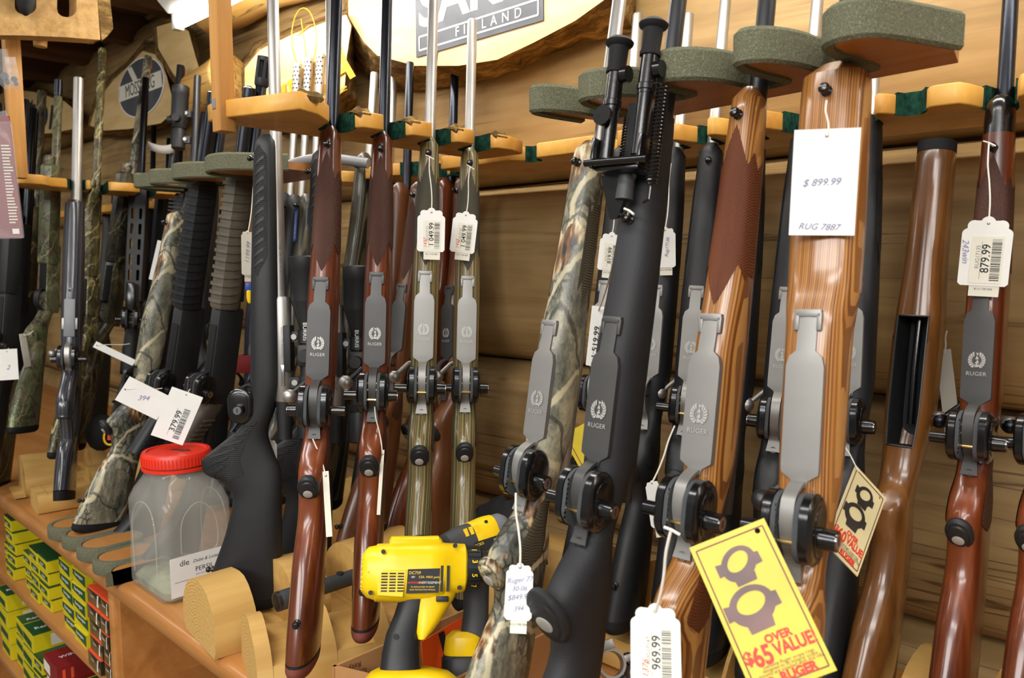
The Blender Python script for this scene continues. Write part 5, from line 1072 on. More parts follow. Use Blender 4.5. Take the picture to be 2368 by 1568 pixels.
def price_tag(px, py, d, w, h, roll, label, price=None, kind='scallop', turn=0, tilt=0, string=None, sd=None, hand=(), code=None, red=None, flap=True, bend=0., mat='paper', cat='price tag', sr=.0009, barcode=True, knot=False, rim=True):
    c = at(px, py, d); n = Matrix.Rotation(math.radians(turn), 3, 'Z') @ TOCAM(c); M = frame(c, n, RT) @ Matrix.Rotation(math.radians(roll), 4, 'Z') @ Matrix.Rotation(math.radians(tilt), 4, 'X')
    r = empty('price_tag', M, label, cat, 'price tags'); out = scallop(w, h) if kind == 'scallop' else [(-w/2, -h/2), (w/2, -h/2), (w/2, h/2), (-w/2, h/2)]
    hy = h/2-(.006*w/.042 if kind == 'scallop' else .006); loops = [out, hole(0, hy)]
    plate('card', loops, .0007, MT[mat], r)
    if price:
        if kind == 'scallop': plate('label', [[(-w*.28, -h*.46), (w*.36, -h*.46), (w*.36, h*.22), (-w*.28, h*.22)]], .0003, MT['label'], r, T3(0, 0, .0006))
        text(price, h*.155, MT['ink'], r, T3(w*.02, -h*.10, .0009, math.pi/2), bold=.0001)
        if code: text(code, h*.075, MT['ink_grey'], r, T3(-w*.14, -h*.08, .0009, math.pi/2))
        if barcode:
            mb = MB(); y = -h*.42; rr = random.Random(sum(map(ord, label)))
            while y < h*.18: t = rr.choice((.004, .008, .013))*h; mb.box((w*.12, y, .0008), (w*.31, y+t, .0009)); y += t+rr.choice((.006, .01, .016))*h
            mb.build('barcode', MT['ink'], r)
        for k in range(3): MB().box((-w*.08-k*.0011, -h*.40, .0008), (-w*.08-k*.0011+.0004, h*.15, .0009)).build('small_print', MT['ink_grey'], r) if k < 1 else None
    if red: text(red, h*.11, MT['ink_red'], r, T3(-w*.2, -h*.3, .001, math.pi/2), shear=.3)
    for (s_, x, y, sz, rot) in hand: text(s_, sz*h, MT['ink_blue'], r, T3(x*w, y*h, .0009, math.radians(rot)), shear=.35)
    if flap and kind == 'scallop':
        f = plate('paper_flap', [[(-w*.26, -h*.5-.012), (w*.34, -h*.5-.012), (w*.34, -h*.3), (-w*.26, -h*.3)]], .0004, MT['label'], r, T3(0, 0, -.0007))
        text('450-361-1118', .0032, MT['ink'], f, T3(w*.03, -h*.5-.0035, .0005, math.pi))
    if string:
        e = M.inverted() @ at(string[0], string[1], sd if sd else d); hp = V(0, hy, 0)
        pts = [hp+V(0, -.0005, .001)] + [hp.lerp(e, t)+V(.0015*math.sin(t*5), -.002*math.sin(t*math.pi), .001) for t in (.25, .5, .75)] + [e]
        g = MB().tube(catmull(pts, 4), sr, 6)
        if knot: g.tube([e+V(-.006, .002, .001), e, e+V(.007, -.004, .001)], sr, 6)
        g.build('string', MT['string'], r)
    return r
def dist(root, x, zz): p = root.matrix_world @ V(x, 0, zz); return (p-V(0, 0, EYE)).dot(FW)
dC3, dC4 = dist(WR['C3'], .062, .62)-.006, dist(WR['C4'], .062, .62)-.006
price_tag(997, 532, dC3, .042, .066, -2, 'scalloped price tag on the left green laminate rifle', '1 049.99', string=(993, 362), sd=dC3+.01, code='RUG17123', red='1437', knot=True)
price_tag(1073, 537, dC4, .040, .066, -7, 'scalloped price tag on the right green laminate rifle', '1 049.99', string=(1087, 385), sd=dC4+.012, code='RUG17122', red='1433', knot=True)
dF7 = dist(WR['F7'], .055, .6)-.016
price_tag(2279, 582, dF7, .050, .078, -2, 'scalloped price tag on the red walnut rifle at right', '879.99', string=(2287, 330), sd=dF7+.01, code='RUG17135', hand=(('243win', -.4, 0, .12, -86),), knot=True)
dD3 = dist(WR['D3'], .1, .33)-.012
price_tag(1516, 1490, dD3-.02, .0425, .066, -3, 'large scalloped price tag hanging low before the checkered laminate rifle', '969.99', string=(1552, 1225), sd=dD3-.045, code='RUG17147', red='1376', sr=.0013, knot=True)
dD1 = dist(WR['D1'], .10, .28)-.02
price_tag(1200, 1368, dD1-.085, .027, .054, -3, 'handwritten scalloped tag on the camouflage rifle butt', None, string=(1193, 1140), sd=dD1-.05, hand=(('Ruger 77', 0, .2, .13, 8), ('30-06', 0, .05, .12, 5), ('$849.99', 0, -.1, .13, 8), ('394', 0, -.3, .12, 8)), sr=.0012)
dF1 = dist(WR['F1'], .06, .6)-.01
price_tag(1411, 582, dF1, .040, .062, -6, 'turned price tag between the camouflage and bipod rifles', '819.99', turn=-25, string=(1425, 460), sd=dF1, code='RUG17137')
price_tag(1379, 778, dF1-.1, .028, .09, -8, 'crumpled narrow tag hanging from the bipod rifle string', '1 519.99', kind='rect', turn=-38, string=(1455, 487), sd=dist(WR['D2'], .055, .64)-.012, knot=True, sr=.0012)
price_tag(1538, 572, dist(WR['F2'], .06, .6)-.008, .032, .062, 2, 'white tag showing right of the bipod rifle', None, turn=10, string=(1552, 378), sd=dist(WR['F2'], .06, .74), hand=(('Rug17136', .1, .0, .12, 85),))
dD4 = dist(WR['D4'], .052, .66)-.016
price_tag(1906, 422, dD4, .0535, .091, 1, 'blank white card with a pen written price on the wide laminate rifle', None, kind='rect', tilt=-5, string=(1912, 232), sd=dD4-.002, hand=(('$ 899.99', -.05, 0, .095, 2), ('RUG 7887', -.05, -.42, .085, -2)), flap=False)
price_tag(1515, 1165, .98, .020, .058, 6, 'small white tag behind the checkered laminate rifle at its lock', None, turn=-30, string=(1560, 985), sd=1.02, sr=.0012)
# left group
price_tag(379, 606, 1.84, .047, .094, -14, 'white card hanging from the far camouflage rifle', '1 029.99', kind='rect', string=(392, 545), sd=1.85)
price_tag(410, 962, 1.50, .060, .098, -20, 'white price card below the taupe shotgun lock', '379.99', kind='rect', string=(440, 900), sd=1.52)
price_tag(331, 921, 1.54, .052, .085, 62, 'tilted white card with pen number by the shotgun locks', None, kind='rect', string=(375, 898), sd=1.56, hand=(('394', 0, 0, .16, -65),))
price_tag(265, 818, 1.9, .016, .098, 62, 'narrow white tag pointing up left of the shotgun locks', None, kind='rect', string=(300, 795), sd=1.92, flap=False)
price_tag(18, 843, 1.9, .042, .075, 4, 'white card at the left edge', None, kind='rect', string=(20, 805), sd=1.92, hand=(('2', 0, -.1, .2, 0),))
price_tag(58, 810, 1.98, .022, .085, 35, 'cream tag turned edge on near the left edge', None, kind='rect', mat='label', turn=50, string=(78, 765), sd=2.0)
price_tag(573, 585, 1.42, .026, .080, -2, 'cream handwritten tag behind the black synthetic rifle', None, mat='label', turn=35, string=(590, 395), sd=1.43, hand=(('1199.99', 0, 0, .15, 84),))
price_tag(623, 1062, 1.40, .026, .07, 3, 'white tag with blue pen digits behind the black rifle grip', None, hand=(('2116', 0, .1, .12, 5),))
price_tag(2192, 905, 1.05, .021, .113, 1, 'plain grey card on a bead chain beside the carbine stock', None, kind='rect', mat='label', turn=-30, string=(2190, 765), sd=1.06, sr=.0011)
price_tag(757, 1165, 1.03, .008, .085, 6, 'price tag seen edge on along the nearest walnut rifle', None, kind='rect', string=(712, 975), sd=1.06, mat='label', flap=False, sr=.001)
price_tag(880, 1115, 1.10, .005, .09, -2, 'price tag seen edge on along the second walnut rifle', None, kind='rect', string=(866, 935), sd=1.12, mat='label', flap=False, sr=.001)
# curled paper strip tied to the barrel of the black shotgun
q_ = zat(WR['A8'], 330); anch = WR['A8'].matrix_world @ V(-.002, 0, q_); dd = (anch-V(0, 0, EYE)).dot(FW); c = at(372, 338, dd-.03); M = frame(c, TOCAM(c), RT); vs = []
for i in range(9): t = i/8; vs += [(-.034+.068*t, .014-.012*math.sin(t*2.6), .012*math.sin(t*3)), (-.034+.068*t, -.010-.012*math.sin(t*2.2), .012*math.sin(t*3))]
k_ = empty('paper_strip', M, 'curled white paper strip by the scope at far left', 'paper')
o_ = MB().add(vs, [(2*i, 2*i+1, 2*i+3, 2*i+2) for i in range(8)]).build('strip', MT['paper'], k_); o_.modifiers.new('thickness', 'SOLIDIFY').thickness = .0006
MB().tube([(.03, .0, .004), M.inverted() @ anch], .0009, 6).build('string', MT['string'], k_)
# ------------------------------------------------------------------ promotional cards
def ring_print(par, cx, cy, r, m, M, rot, z_, k=.6):
    def ell(a, b, sx=0, sy=0, n=28): return [(cx+sx+a*math.cos(t)*math.cos(rot)-b*math.sin(t)*math.sin(rot), cy+sy+a*math.cos(t)*math.sin(rot)+b*math.sin(t)*math.cos(rot)) for t in [2*math.pi*i/n for i in range(n)]]
    plate('printed_ring', [ell(r, r*.8), ell(r*.64, r*.42, .0, r*.12)], .0002, m, par, M @ T3(0, 0, z_))
    for sg in (-1, 1): plate('printed_lug', [[(cx+sg*r*.95-r*.22, cy-r*.35), (cx+sg*r*.95+r*.22, cy-r*.3), (cx+sg*r*.95+r*.2, cy+r*.25), (cx+sg*r*.95-r*.22, cy+r*.3)]], .0002, m, par, M @ T3(0, 0, z_+.0001))
    plate('printed_base', [[(cx-r*.5, cy-r*1.05), (cx+r*.55, cy-r*1.0), (cx+r*.6, cy-r*.6), (cx-r*.55, cy-r*.6)]], .0002, m, par, M @ T3(0, 0, z_+.0001))
def promo(c, M, w, h, mat, ring_m, price, label, s65=1.0):
    r = empty('promotional_card', M, label, 'card'); I = Matrix.Identity(4)
    plate('card', [[(-w/2, -h/2), (w/2, -h/2), (w/2, h/2), (-w/2, h/2)], hole(w*.36, h*.44, w*.035)], .0012, MT[mat], r)
    mb = MB(); b_ = [(-w*.44, -h*.46), (w*.44, -h*.46), (w*.44, h*.46), (-w*.44, h*.46)]
    for i in range(4): strip(mb, b_[i], b_[(i+1) % 4], .0011)
    k = mb.build('printed_border', MT['maroon'], r, smooth=False); k.matrix_local = T3(0, 0, .0008)
    ring_print(r, -w*.02, h*.29, w*.24, MT[ring_m], I, .5, .0009); ring_print(r, -w*.08, h*.02, w*.29, MT[ring_m], I, .2, .0009)
    text('OVER', w*.13, MT['ruby'], r, T3(w*.05, -h*.20, .0009), bold=w*.006)
    text('$', w*.2, MT['ruby'], r, T3(-w*.38, -h*.27, .0009), bold=w*.008); text(price, w*.30, MT['ruby'], r, T3(-w*.21, -h*.285, .0009), bold=w*.010, xs=.8)
    text('VALUE!', w*.2, MT['ruby'], r, T3(w*.2, -h*.275, .0009), bold=w*.008, xs=.8)
    for k, s_ in enumerate(('Genuine Ruger scope rings', 'designed to fit integral scope', 'mounts are supplied with this rifle.')): text(s_, w*.058, MT['maroon'], r, T3(w*.05, -h*(.345+.022*k), .0009))
    text('RUGER', w*.14, MT['ruby'], r, T3(w*.1, -h*.432, .0009), bold=w*.008)
    plate('printed_roundel', [[(w*.05*math.cos(t)-w*.24, w*.05*math.sin(t)-h*.432) for t in [2*math.pi*i/18 for i in range(18)]]], .0003, MT['ruby'], r, T3(0, 0, .0008))
    return r
c = at(1757, 1402, .62); promo(c, frame(c, TOCAM(c), RT) @ Matrix.Rotation(math.radians(20), 4, 'Z'), .0655, .1215, 'card_yellow', 'ring_brown', '65', 'bright yellow printed card hanging in front of the wide laminate rifle')
c = at(1980, 1202, .80); fd = -TOCAM(c); rd = fd.cross(V(0, 0, 1)).normalized(); ud = rd.cross(fd); xv = (rd*67-ud*65+fd*76).normalized(); zv = xv.cross(rd*55+ud*185+fd*110)
k_ = promo(c, frame(c, zv, xv), .0545, .0985, 'card_cream', 'ring_dark', '60', 'cream printed card hanging left of the carbine stock')
MB().tube([k_.matrix_world.inverted() @ at(1985, 1090, .80), k_.matrix_world.inverted() @ at(1965, 1050, .85), k_.matrix_world.inverted() @ at(1945, 1020, .93)], .0007, 6).build('string', MT['string'], k_)
c = at(1352, 1035, 1.1); r = empty('promotional_card', frame(c, TOCAM(c), RT) @ Matrix.Rotation(math.radians(28), 4, 'Z'), 'sliver of yellow card between the camouflage and bipod rifles', 'card')
MB().box((-.02, -.03, 0), (.025, .03, .001)).build('card', MT['card_yellow'], r); mb = MB(); strip(mb, (-.015, -.03), (-.015, .03), .001); k_ = mb.build('printed_border', MT['maroon'], r, smooth=False); k_.location.z = .0012
# ================================================================== jar, tools, cartons
def rrect(hx, hy, r, zz, n=5, cx=0, cy=0):
    out = []
    for k, (sx, sy) in enumerate(((1, 1), (-1, 1), (-1, -1), (1, -1))):
        for i in range(n+1):
            a = math.pi/2*(k+i/n); out.append((cx+sx*(hx-r)+r*math.cos(a), cy+sy*(hy-r)+r*math.sin(a), zz))
    return out
jar = empty('plastic_jar', Matrix.Translation((-1.475, .622, CT)) @ Matrix.Scale(1.09, 4), 'clear square plastic jar with red lid and white herb label', 'jar')
hx, hy = .078, .062
prof = [(.92, .022, .0), (.985, .02, .004), (1, .018, .012), (1, .018, .05), (.985, .018, .10), (1, .018, .148), (1, .02, .158), (.93, .03, .178), (.82, .04, .196)]
rings = [rrect(hx*k, hy*k, r_, zz) for k, r_, zz in prof]
def circ(r, zz): return [(r*math.cos(math.pi/2*(k+i/5)), r*math.sin(math.pi/2*(k+i/5)), zz) for k in range(4) for i in range(6)]
rings += [circ(.0535, .208), circ(.0525, .218), circ(.0525, .226)]
MB().loft(rings, caps=False).build('jar_body', MT['clear'], jar, ang=60)
MB().add(rings[0], [tuple(range(len(rings[0])))]).build('jar_base', MT['clear'], jar)
MB().lathe([(.056, .214), (.0575, .2145), (.0575, .219), (.0555, .22)], 40).build('tamper_ring', MT['red_cap'], jar)
lid = MB().lathe([(.0555, .222), (.0572, .2225), (.0572, .241), (.055, .2445), (.049, .2448), (.048, .2425), (.001, .2425)], 40).build('lid', MT['red_cap'], jar)
for k in range(60):
    a = 2*math.pi*k/60; MB().box((.0570, -.0008, .2235), (.0580, .0008, .239), T=Matrix.Rotation(a, 4, 'Z')).build('lid_rib', MT['red_cap'], lid)
plate('slot_print', [[(-.02, -.004), (.004, -.004), (.004, -.010), (.02, .002), (.004, .013), (.004, .006), (-.02, .006)]], .0006, MT['maroon'], lid, T3(.004, .006, .2428, .5))
for sg in (-1, 1):
    MB().tube(catmull([(hx*.62, sg*hy*.99, .03), (hx*.62, sg*hy*1.0, .12), (hx*.3, sg*hy*.98, .158), (-hx*.3, sg*hy*.98, .158), (-hx*.62, sg*hy*1.0, .12), (-hx*.62, sg*hy*.99, .03)], 6), .0011, 8).build('moulded_ridge', MT['clear'], jar)
MB().tube(catmull([(hx*.99, -hy*.5, .085), (hx*.99, -hy*.45, .14), (hx*.97, 0, .166), (hx*.99, hy*.45, .14), (hx*.99, hy*.5, .085), (hx*.99, 0, .075), (hx*.99, -hy*.5, .085)], 6), .0011, 8).build('handle_ridge', MT['clear'], jar)
herb = MB().loft([rrect(hx*.9, hy*.88, .016, .004), rrect(hx*.93, hy*.92, .016, .018), rrect(hx*.8, hy*.8, .016, .028), rrect(hx*.3, hy*.3, .01, .036)]).build('dried_flakes', MT['parsley'], jar)
lb = plate('label', [[(-.052, -.038), (.052, -.038), (.052, .030), (-.052, .030)]], .0006, MT['paper'], jar, frame((hx+.001, .0, .050), (1, 0, 0), (0, 1, 0)))
for s_, x, y, sz, sh in (('dle', -.028, .018, .014, 0), ('Dubé & Loiselle', .012, .017, .008, .3), ('PERSIL', .006, .002, .0115, 0), ('EN FLOCONS', .006, -.007, .005, 0), ('PARSLEY', .006, -.022, .0115, 0)): text(s_, sz, MT['ink'] if sz > .006 else MT['ink_grey'], lb, T3(x, y, .0005), shear=sh)
MB().box((-.045, -.0128, .0003), (.048, -.0123, .0006)).build('printed_rule', MT['ink'], lb)
# ------------------------------------------------------------------ cordless drill
u = .965/FPX; c = at(960, 1325, .965)
dr = empty('cordless_drill', frame(c, TOCAM(c), RT) @ Matrix.Rotation(.06, 4, 'Y'), 'yellow and black cordless drill standing in the cardboard box', 'drill')
def lx(st, e=2.8, seg=28, axis='x'):
    """loft along x; stations: (x, y centre, half height, half depth) in picture units"""
    R = []
    for x, yc, hh, hd in st:
        r = []
        for j in range(seg):
            a = 2*math.pi*j/seg; ca, sa = math.cos(a), math.sin(a); q = 2/e
            r.append((x*u, (yc+hh*abs(ca)**q*(1 if ca > 0 else -1))*u, hd*abs(sa)**q*(1 if sa > 0 else -1)*u))
        R.append(r)
    return MB().loft(R)
hs = lx([(-122, 2, 34, 30), (-118, 2, 46, 44), (-108, 2, 56, 52), (-92, 1, 60, 55), (-88, 1, 64, 57), (-40, 1, 66, 58), (30, 2, 67, 58), (62, 6, 64, 57), (66, 8, 60, 54), (112, 12, 54, 50), (116, 12, 48, 46)]).build('housing', MT['yellow'], dr, ang=35)
for k in range(9):
    a = -1.2+k*.3; MB().tube([(-121*u, (2+38*math.sin(a))*u, 36*math.cos(a)*u), (-104*u, (2+56*math.sin(a))*u, 52*math.cos(a)*u)], 3.2*u, 8).build('cooling_ridge', MT['yellow'], hs)
lx([(-62, 64, 10, 30), (-58, 66, 16, 36), (50, 68, 16, 36), (58, 66, 10, 30)]).build('top_ridge', MT['yellow'], hs)
MB().sphere((15*u, 80*u, 8*u), 26*u, (1, .22, .5)).build('top_recess', MT['ink'], hs)
plate('vent_surround', [[(-84*u, -46*u), (-30*u, -50*u), (-24*u, 4*u), (-74*u, 6*u), (-86*u, -12*u)]], 5*u, MT['yellow'], hs, T3(0, 0, 57*u), bev=1.5*u)
for r_ in range(7):
    for q_ in range(3): MB().box(((-78+q_*18)*u, (-40+r_*6.2)*u, 58*u), ((-64+q_*18)*u, (-36.8+r_*6.2)*u, 60.4*u)).build('vent_slot', MT['ink'], hs)
for q_ in range(2): MB().box(((54+q_*14)*u, (-40)*u, 53*u), ((60+q_*14)*u, (16)*u, 57.5*u)).build('vent_slot', MT['ink'], hs)
np_ = plate('name_plate', [[(-22*u, -44*u), (50*u, -42*u), (52*u, 10*u), (-20*u, 8*u)]], 2*u, MT['ink'], hs, T3(0, 0, 59*u))
for s_, x, y, sz, m_ in (('DC759', -4, 0, 9, 'yellow'), ('18V', -8, -9, 6, 'label'), ('CSA  MAX pack', 28, -9, 7, 'yellow'), ('WARNING', -3, -21, 7, 'ruby'), ('AVERTISSEMENT', 30, -21, 7, 'label'), ('TO REDUCE RISK OF INJURY', 14, -30, 4.2, 'yellow'), ('READ INSTRUCTION MANUAL', 14, -36, 4.2, 'yellow')): text(s_, sz*u, MT[m_], np_, T3(x*u, y*u, 1.6*u))
for x, y in ((-76, 46), (86, 60), (98, -32), (-100, -42)): MB().cyl((x*u, y*u, 46*u), (x*u, y*u, 57*u), 5*u, seg=12).build('screw_recess', MT['ink'], hs)
rg = lx([(114, 12, 46, 46), (118, 12, 50, 50), (148, 14, 48, 48), (152, 14, 42, 42)], 2).build('clutch_ring', MT['black'], dr)
for k in range(24):
    a = 2*math.pi*k/24; MB().box((118*u, 47*u, -2*u), (146*u, 51*u, 2*u), T=T3(0, 12*u, 0) @ Matrix.Rotation(a, 4, 'X')).build('ring_rib', MT['black'], rg)
for s_, a in (('1', .85), ('3', .25), ('5', -.35), ('7', -.9)): text(s_, 17*u, MT['yellow'], rg, T3(132*u, (12+52*math.sin(a))*u, 52*math.cos(a)*u) @ Matrix.Rotation(-a, 4, 'X') @ Matrix.Rotation(-math.pi/2, 4, 'Z'), bold=.0002)
lx([(150, 14, 36, 36), (186, 14, 34, 34), (206, 14, 20, 20)], 2).build('chuck', MT['black'], dr)
def ly(st, e=2.6, seg=24):
    R = []
    for y, xc, hw, hd in st:
        R.append([((xc+hw*abs(math.cos(t))**(2/e)*(1 if math.cos(t) > 0 else -1))*u, y*u, hd*abs(math.sin(t))**(2/e)*(1 if math.sin(t) > 0 else -1)*u) for t in [2*math.pi*i/seg for i in range(seg)]])
    return MB().loft(R)
ly([(-42, 8, 48, 40), (-62, 6, 42, 38), (-90, -8, 36, 36), (-130, -22, 38, 37), (-170, -26, 42, 38), (-200, -26, 44, 40), (-214, -24, 50, 44)]).build('handle_grip', MT['black'], dr)
ly([(-34, 38, 62, 43), (-58, 40, 50, 42), (-82, 34, 40, 40.5), (-108, 28, 30, 39.5), (-128, 22, 20, 39), (-142, 18, 9, 38.5)]).build('front_grip', MT['yellow'], dr)
ly([(-48, 68, 20, 22), (-70, 62, 16, 20), (-92, 58, 9, 16)]).build('trigger_switch', MT['black'], dr)
MB().cyl((-40*u, -135*u, 34*u), (-40*u, -135*u, 40*u), 6*u, seg=14).build('handle_screw', MT['ink'], dr)
ly([(-204, -14, 62, 50), (-212, -4, 88, 66), (-226, 0, 104, 76), (-262, 0, 108, 80), (-290, 0, 106, 80)], 3).build('battery', MT['yellow'], dr)
MB().box((46*u, -62*u, 40*u), (74*u, -50*u, 52*u), bev=2*u).build('direction_switch', MT['black'], dr)
# ------------------------------------------------------------------ impact driver behind it
u2 = u; u = 1.05/FPX; c = at(1105, 1245, 1.05)
dv = empty('impact_driver', frame(c, TOCAM(c), RT) @ Matrix.Rotation(.36, 4, 'Z') @ Matrix.Rotation(.5, 4, 'Y'), 'grey and yellow impact driver behind the yellow drill', 'drill')
b_ = lx([(-92, -4, 22, 26), (-86, -2, 38, 36), (-50, 0, 42, 40), (-20, 0, 41, 40), (-18, 0, 39, 38)]).build('motor_cover', MT['dark_grey'], dv)
y_ = lx([(-22, 0, 42, 41), (20, 2, 42, 41), (40, 4, 38, 38), (42, 4, 34, 34)]).build('housing', MT['yellow'], dv)
lx([(40, 5, 35, 36), (66, 6, 33, 33), (80, 6, 24, 24), (86, 6, 16, 16)], 2.2).build('nose_cone', MT['grey_plastic'], dv)
for q_ in range(3): MB().box(((-48+q_*14)*u, 12*u, 36*u), ((-40+q_*14)*u, 30*u, 41*u)).build('vent_slot', MT['yellow'], b_)
pl_ = plate('name_plate', [[(-60*u, -32*u), (36*u, -34*u), (38*u, -10*u), (-40*u, -6*u)]], 1.5*u, MT['ink'], y_, T3(6*u, 0, 41.5*u)); text('DC825', 8*u, MT['yellow'], pl_, T3(-30*u, -14*u, 1.2*u)); text('MAX', 7*u, MT['label'], pl_, T3(16*u, -16*u, 1.2*u))
MB().cyl((14*u, 28*u, 30*u), (14*u, 28*u, 39*u), 4*u, seg=10).build('screw_recess', MT['ink'], y_)
hd_ = empty('x', None); COL.objects.unlink(hd_); bpy.data.objects.remove(hd_)
M_ = frame(at(1100, 1290, 1.06), TOCAM(at(1100, 1290, 1.06)), RT); iv = dv.matrix_world.inverted() @ M_
def lyw(st, name, m_, e=2.6):
    o_ = ly(st, e).build(name, m_, dv); o_.matrix_local = iv
lyw([(0, -2, 34, 34), (-60, 2, 30, 32), (-120, 2, 29, 31), (-170, -2, 31, 32), (-190, -8, 36, 36)], 'handle_grip', MT['dark_grey'])
lyw([(-160, -22, 30, 30), (-172, -24, 42, 42), (-206, -26, 44, 44), (-212, -26, 40, 42)], 'foot', MT['yellow'], 3)
lyw([(-210, -24, 44, 44), (-216, -24, 50, 48), (-260, -24, 50, 48)], 'battery', MT['black'], 3)
u = u2
# ------------------------------------------------------------------ cardboard box
A, B, C = un(768, 1540, Z=-.505), un(1075, 1408, Z=-.505), un(1300, 1452, Z=-.505)
bc_ = B+(C-B)*.96; ab = (A-B); D = A+(bc_-B); cb = (A+B+bc_+D)/4; cb.z = CT+.001
box = empty('cardboard_box', Matrix.Translation(cb), 'open brown cardboard box holding the two drills', 'box'); ht = z(-.505)-cb.z
def wallp(P, Q, nm):
    d = (Q-P); n_ = V(d.y, -d.x, 0).normalized()*.004; P0, Q0 = P-cb, Q-cb; P0.z = Q0.z = 0
    return MB().loft([[tuple(P0+V(0, 0, a)), tuple(Q0+V(0, 0, a)), tuple(Q0+n_+V(0, 0, a)), tuple(P0+n_+V(0, 0, a))] for a in (0, ht)]).build(nm, MT['cardboard'], box)
for P_, Q_ in ((A, B), (B, bc_), (bc_, D), (D, A)): wallp(P_, Q_, 'side_panel')
MB().add([tuple(V(p.x, p.y, cb.z+.002)-cb) for p in (A, B, bc_, D)], [(0, 1, 2, 3)]).build('bottom_panel', MT['cardboard'], box)
nrm = V(-(B-A).y, (B-A).x, 0).normalized(); nrm = nrm if nrm.dot(TOCAM(A)) > 0 else -nrm
mt = frame(A+(B-A)*.10+nrm*.005-cb+V(0, 0, -.022), nrm, (B-A)); mt.translation -= V(0, 0, 0)
text('Corrugated', .011, MT['maroon'], box, mt @ Matrix.Rotation(math.pi, 4, 'Z')); text('Recycles', .010, MT['maroon'], box, mt @ Matrix.Rotation(math.pi, 4, 'Z') @ T3(0, -.012, 0))
nr2 = V(-(bc_-B).y, (bc_-B).x, 0).normalized(); nr2 = nr2 if nr2.dot(TOCAM(B)) > 0 else -nr2
hxg = [(.028*math.cos(math.pi/3*i+.3), .034*math.sin(math.pi/3*i+.3)) for i in range(6)]; mb = MB()
for i in range(6): strip(mb, hxg[i], hxg[(i+1) % 6], .003)
k_ = mb.build('printed_hexagon', MT['ink'], box, smooth=False); k_.matrix_local = frame(bc_*.78+B*.22+nr2*.0052-cb+V(0, 0, -.055), nr2, (bc_-B))
oc = B+(A-B)*.20+nrm*.008+V(0, 0, -.042)
og = empty('orange_card', frame(oc, nrm, (B-A)) @ Matrix.Rotation(.08, 4, 'Z'), 'orange card with a black numeral one inside the cardboard box', 'card')
plate('card', [[(-.042, -.03), (.042, -.03), (.042, .034), (-.042, .030)]], .001, MT['orange'], og); text('1', .07, MT['ink'], og, T3(.004, 0, .0008), bold=.002, shear=-.2)
# ------------------------------------------------------------------ small things on the counter
a_, b2 = at(640, 1392, 1.2), at(835, 1328, 1.30)
d_ = (b2-a_); fl = empty('flashlight', frame(a_, d_, (0, 0, 1)), 'black aluminium flashlight lying on the slotted log', 'flashlight'); Lf = d_.length
MB().lathe([(.0145, 0), (.0152, .002), (.0152, .025), (.0138, .029), (.0138, .034), (.0125, .036), (.0125, Lf), (.009, Lf+.003)], 24).build('body', MT['dark_grey'], fl)
MB().lathe([(.0122, .0012), (.0122, -.0004), (.002, -.0006)], 22).build('lens', MT['rubber_grey'], fl); MB().lathe([(.0152, -.001), (.0154, .004), (.0128, .004), (.0128, -.001)], 24).build('bezel', MT['matte_blue'], fl)
MB().cyl((.0115, 0, .11), (.0145, 0, .11), .006, seg=14).build('switch', MT['ink'], fl)
bg = []
rr = random.Random(4); c = at(1140, 1215, 1.36)
for i in range(8):
    t = i/7; ring = []
    for j in range(20):
        a = 2*math.pi*j/20; k = (1+.18*math.sin(3*a+i)+.12*math.sin(7*a+2*i))*(math.sin(math.pi*(.1+.55*(1-t)**.8)))
        ring.append((.075*k*math.cos(a), .045*k*math.sin(a), -.07+.105*t+.006*math.sin(5*a+i)))
    bg.append(ring)
k_ = MB().loft(bg).build('cloth_bag', MT['rubber']); k_.matrix_world = Matrix.Translation(c); k_.location += V(.0, .04, 0); k_.location.z = CT+.166; tag(k_, 'crumpled black cloth bag behind the impact driver', 'bag')
MB().cyl((200*u, 14*u, 0), (322*u, 40*u, -60*u), .0036, .003, 10).build('driver_bit', MT['stainless'], dr)
for k, (px, py, d0, m_) in enumerate(((1412, 1535, .90, 'stainless'), (1478, 1560, .92, 'matte_blue'))):
    c = at(px, py, d0); r = empty('scope_ring', frame(c, TOCAM(c)+V(.4, 0, .2), RT) @ Matrix.Rotation(.3, 4, 'Z'), ('bright', 'dark')[k]+' metal scope ring lying by the bipod rifle butt', 'scope ring', 'scope rings')
    MB().loft([[((q_*math.cos(t)), q_*math.sin(t), zz) for q_, zz in ((.0135, -.008), (.0165, -.008), (.0165, .008), (.0135, .008))] for t in [2*math.pi*i/24 for i in range(25)]], caps=False).build('ring', MT[m_], r)
    MB().box((-.010, .014, -.0085), (.010, .026, .0085), bev=.002).build('base', MT[m_], r)
    for sx in (-1, 1):
        MB().box((sx*.0205-.005, -.004, -.007), (sx*.0205+.005, .004, .007), bev=.0015).build('lug', MT[m_], r); MB().cyl((sx*.0215, -.006, 0), (sx*.0215, .006, 0), .003, seg=10).build('screw', MT['blued'], r)
k_ = MB().tube(catmull([at(640, 392, 1.75), at(700, 372, 1.72), at(760, 366, 1.7), at(852, 378, 1.68)], 5), .011, 14).build('steel_pipe', MT['grey_plastic']); tag(k_, 'grey steel pipe crossing behind the far foam rack', 'pipe')
k_ = MB().box((-.03, -.002, -.02), (.03, .002, .02), bev=.001).build('red_tag', MT['ammo_red']); k_.matrix_world = frame(at(556, 842, 1.75), TOCAM(at(556, 842, 1.75)), RT) @ Matrix.Rotation(math.pi/2, 4, 'X'); tag(k_, 'small red card left of the black synthetic rifle', 'card')
c = at(576, 676, 1.62); r = empty('lure_tag', frame(c, TOCAM(c), RT), 'small yellow and blue hang tag left of the black synthetic rifle', 'tag')
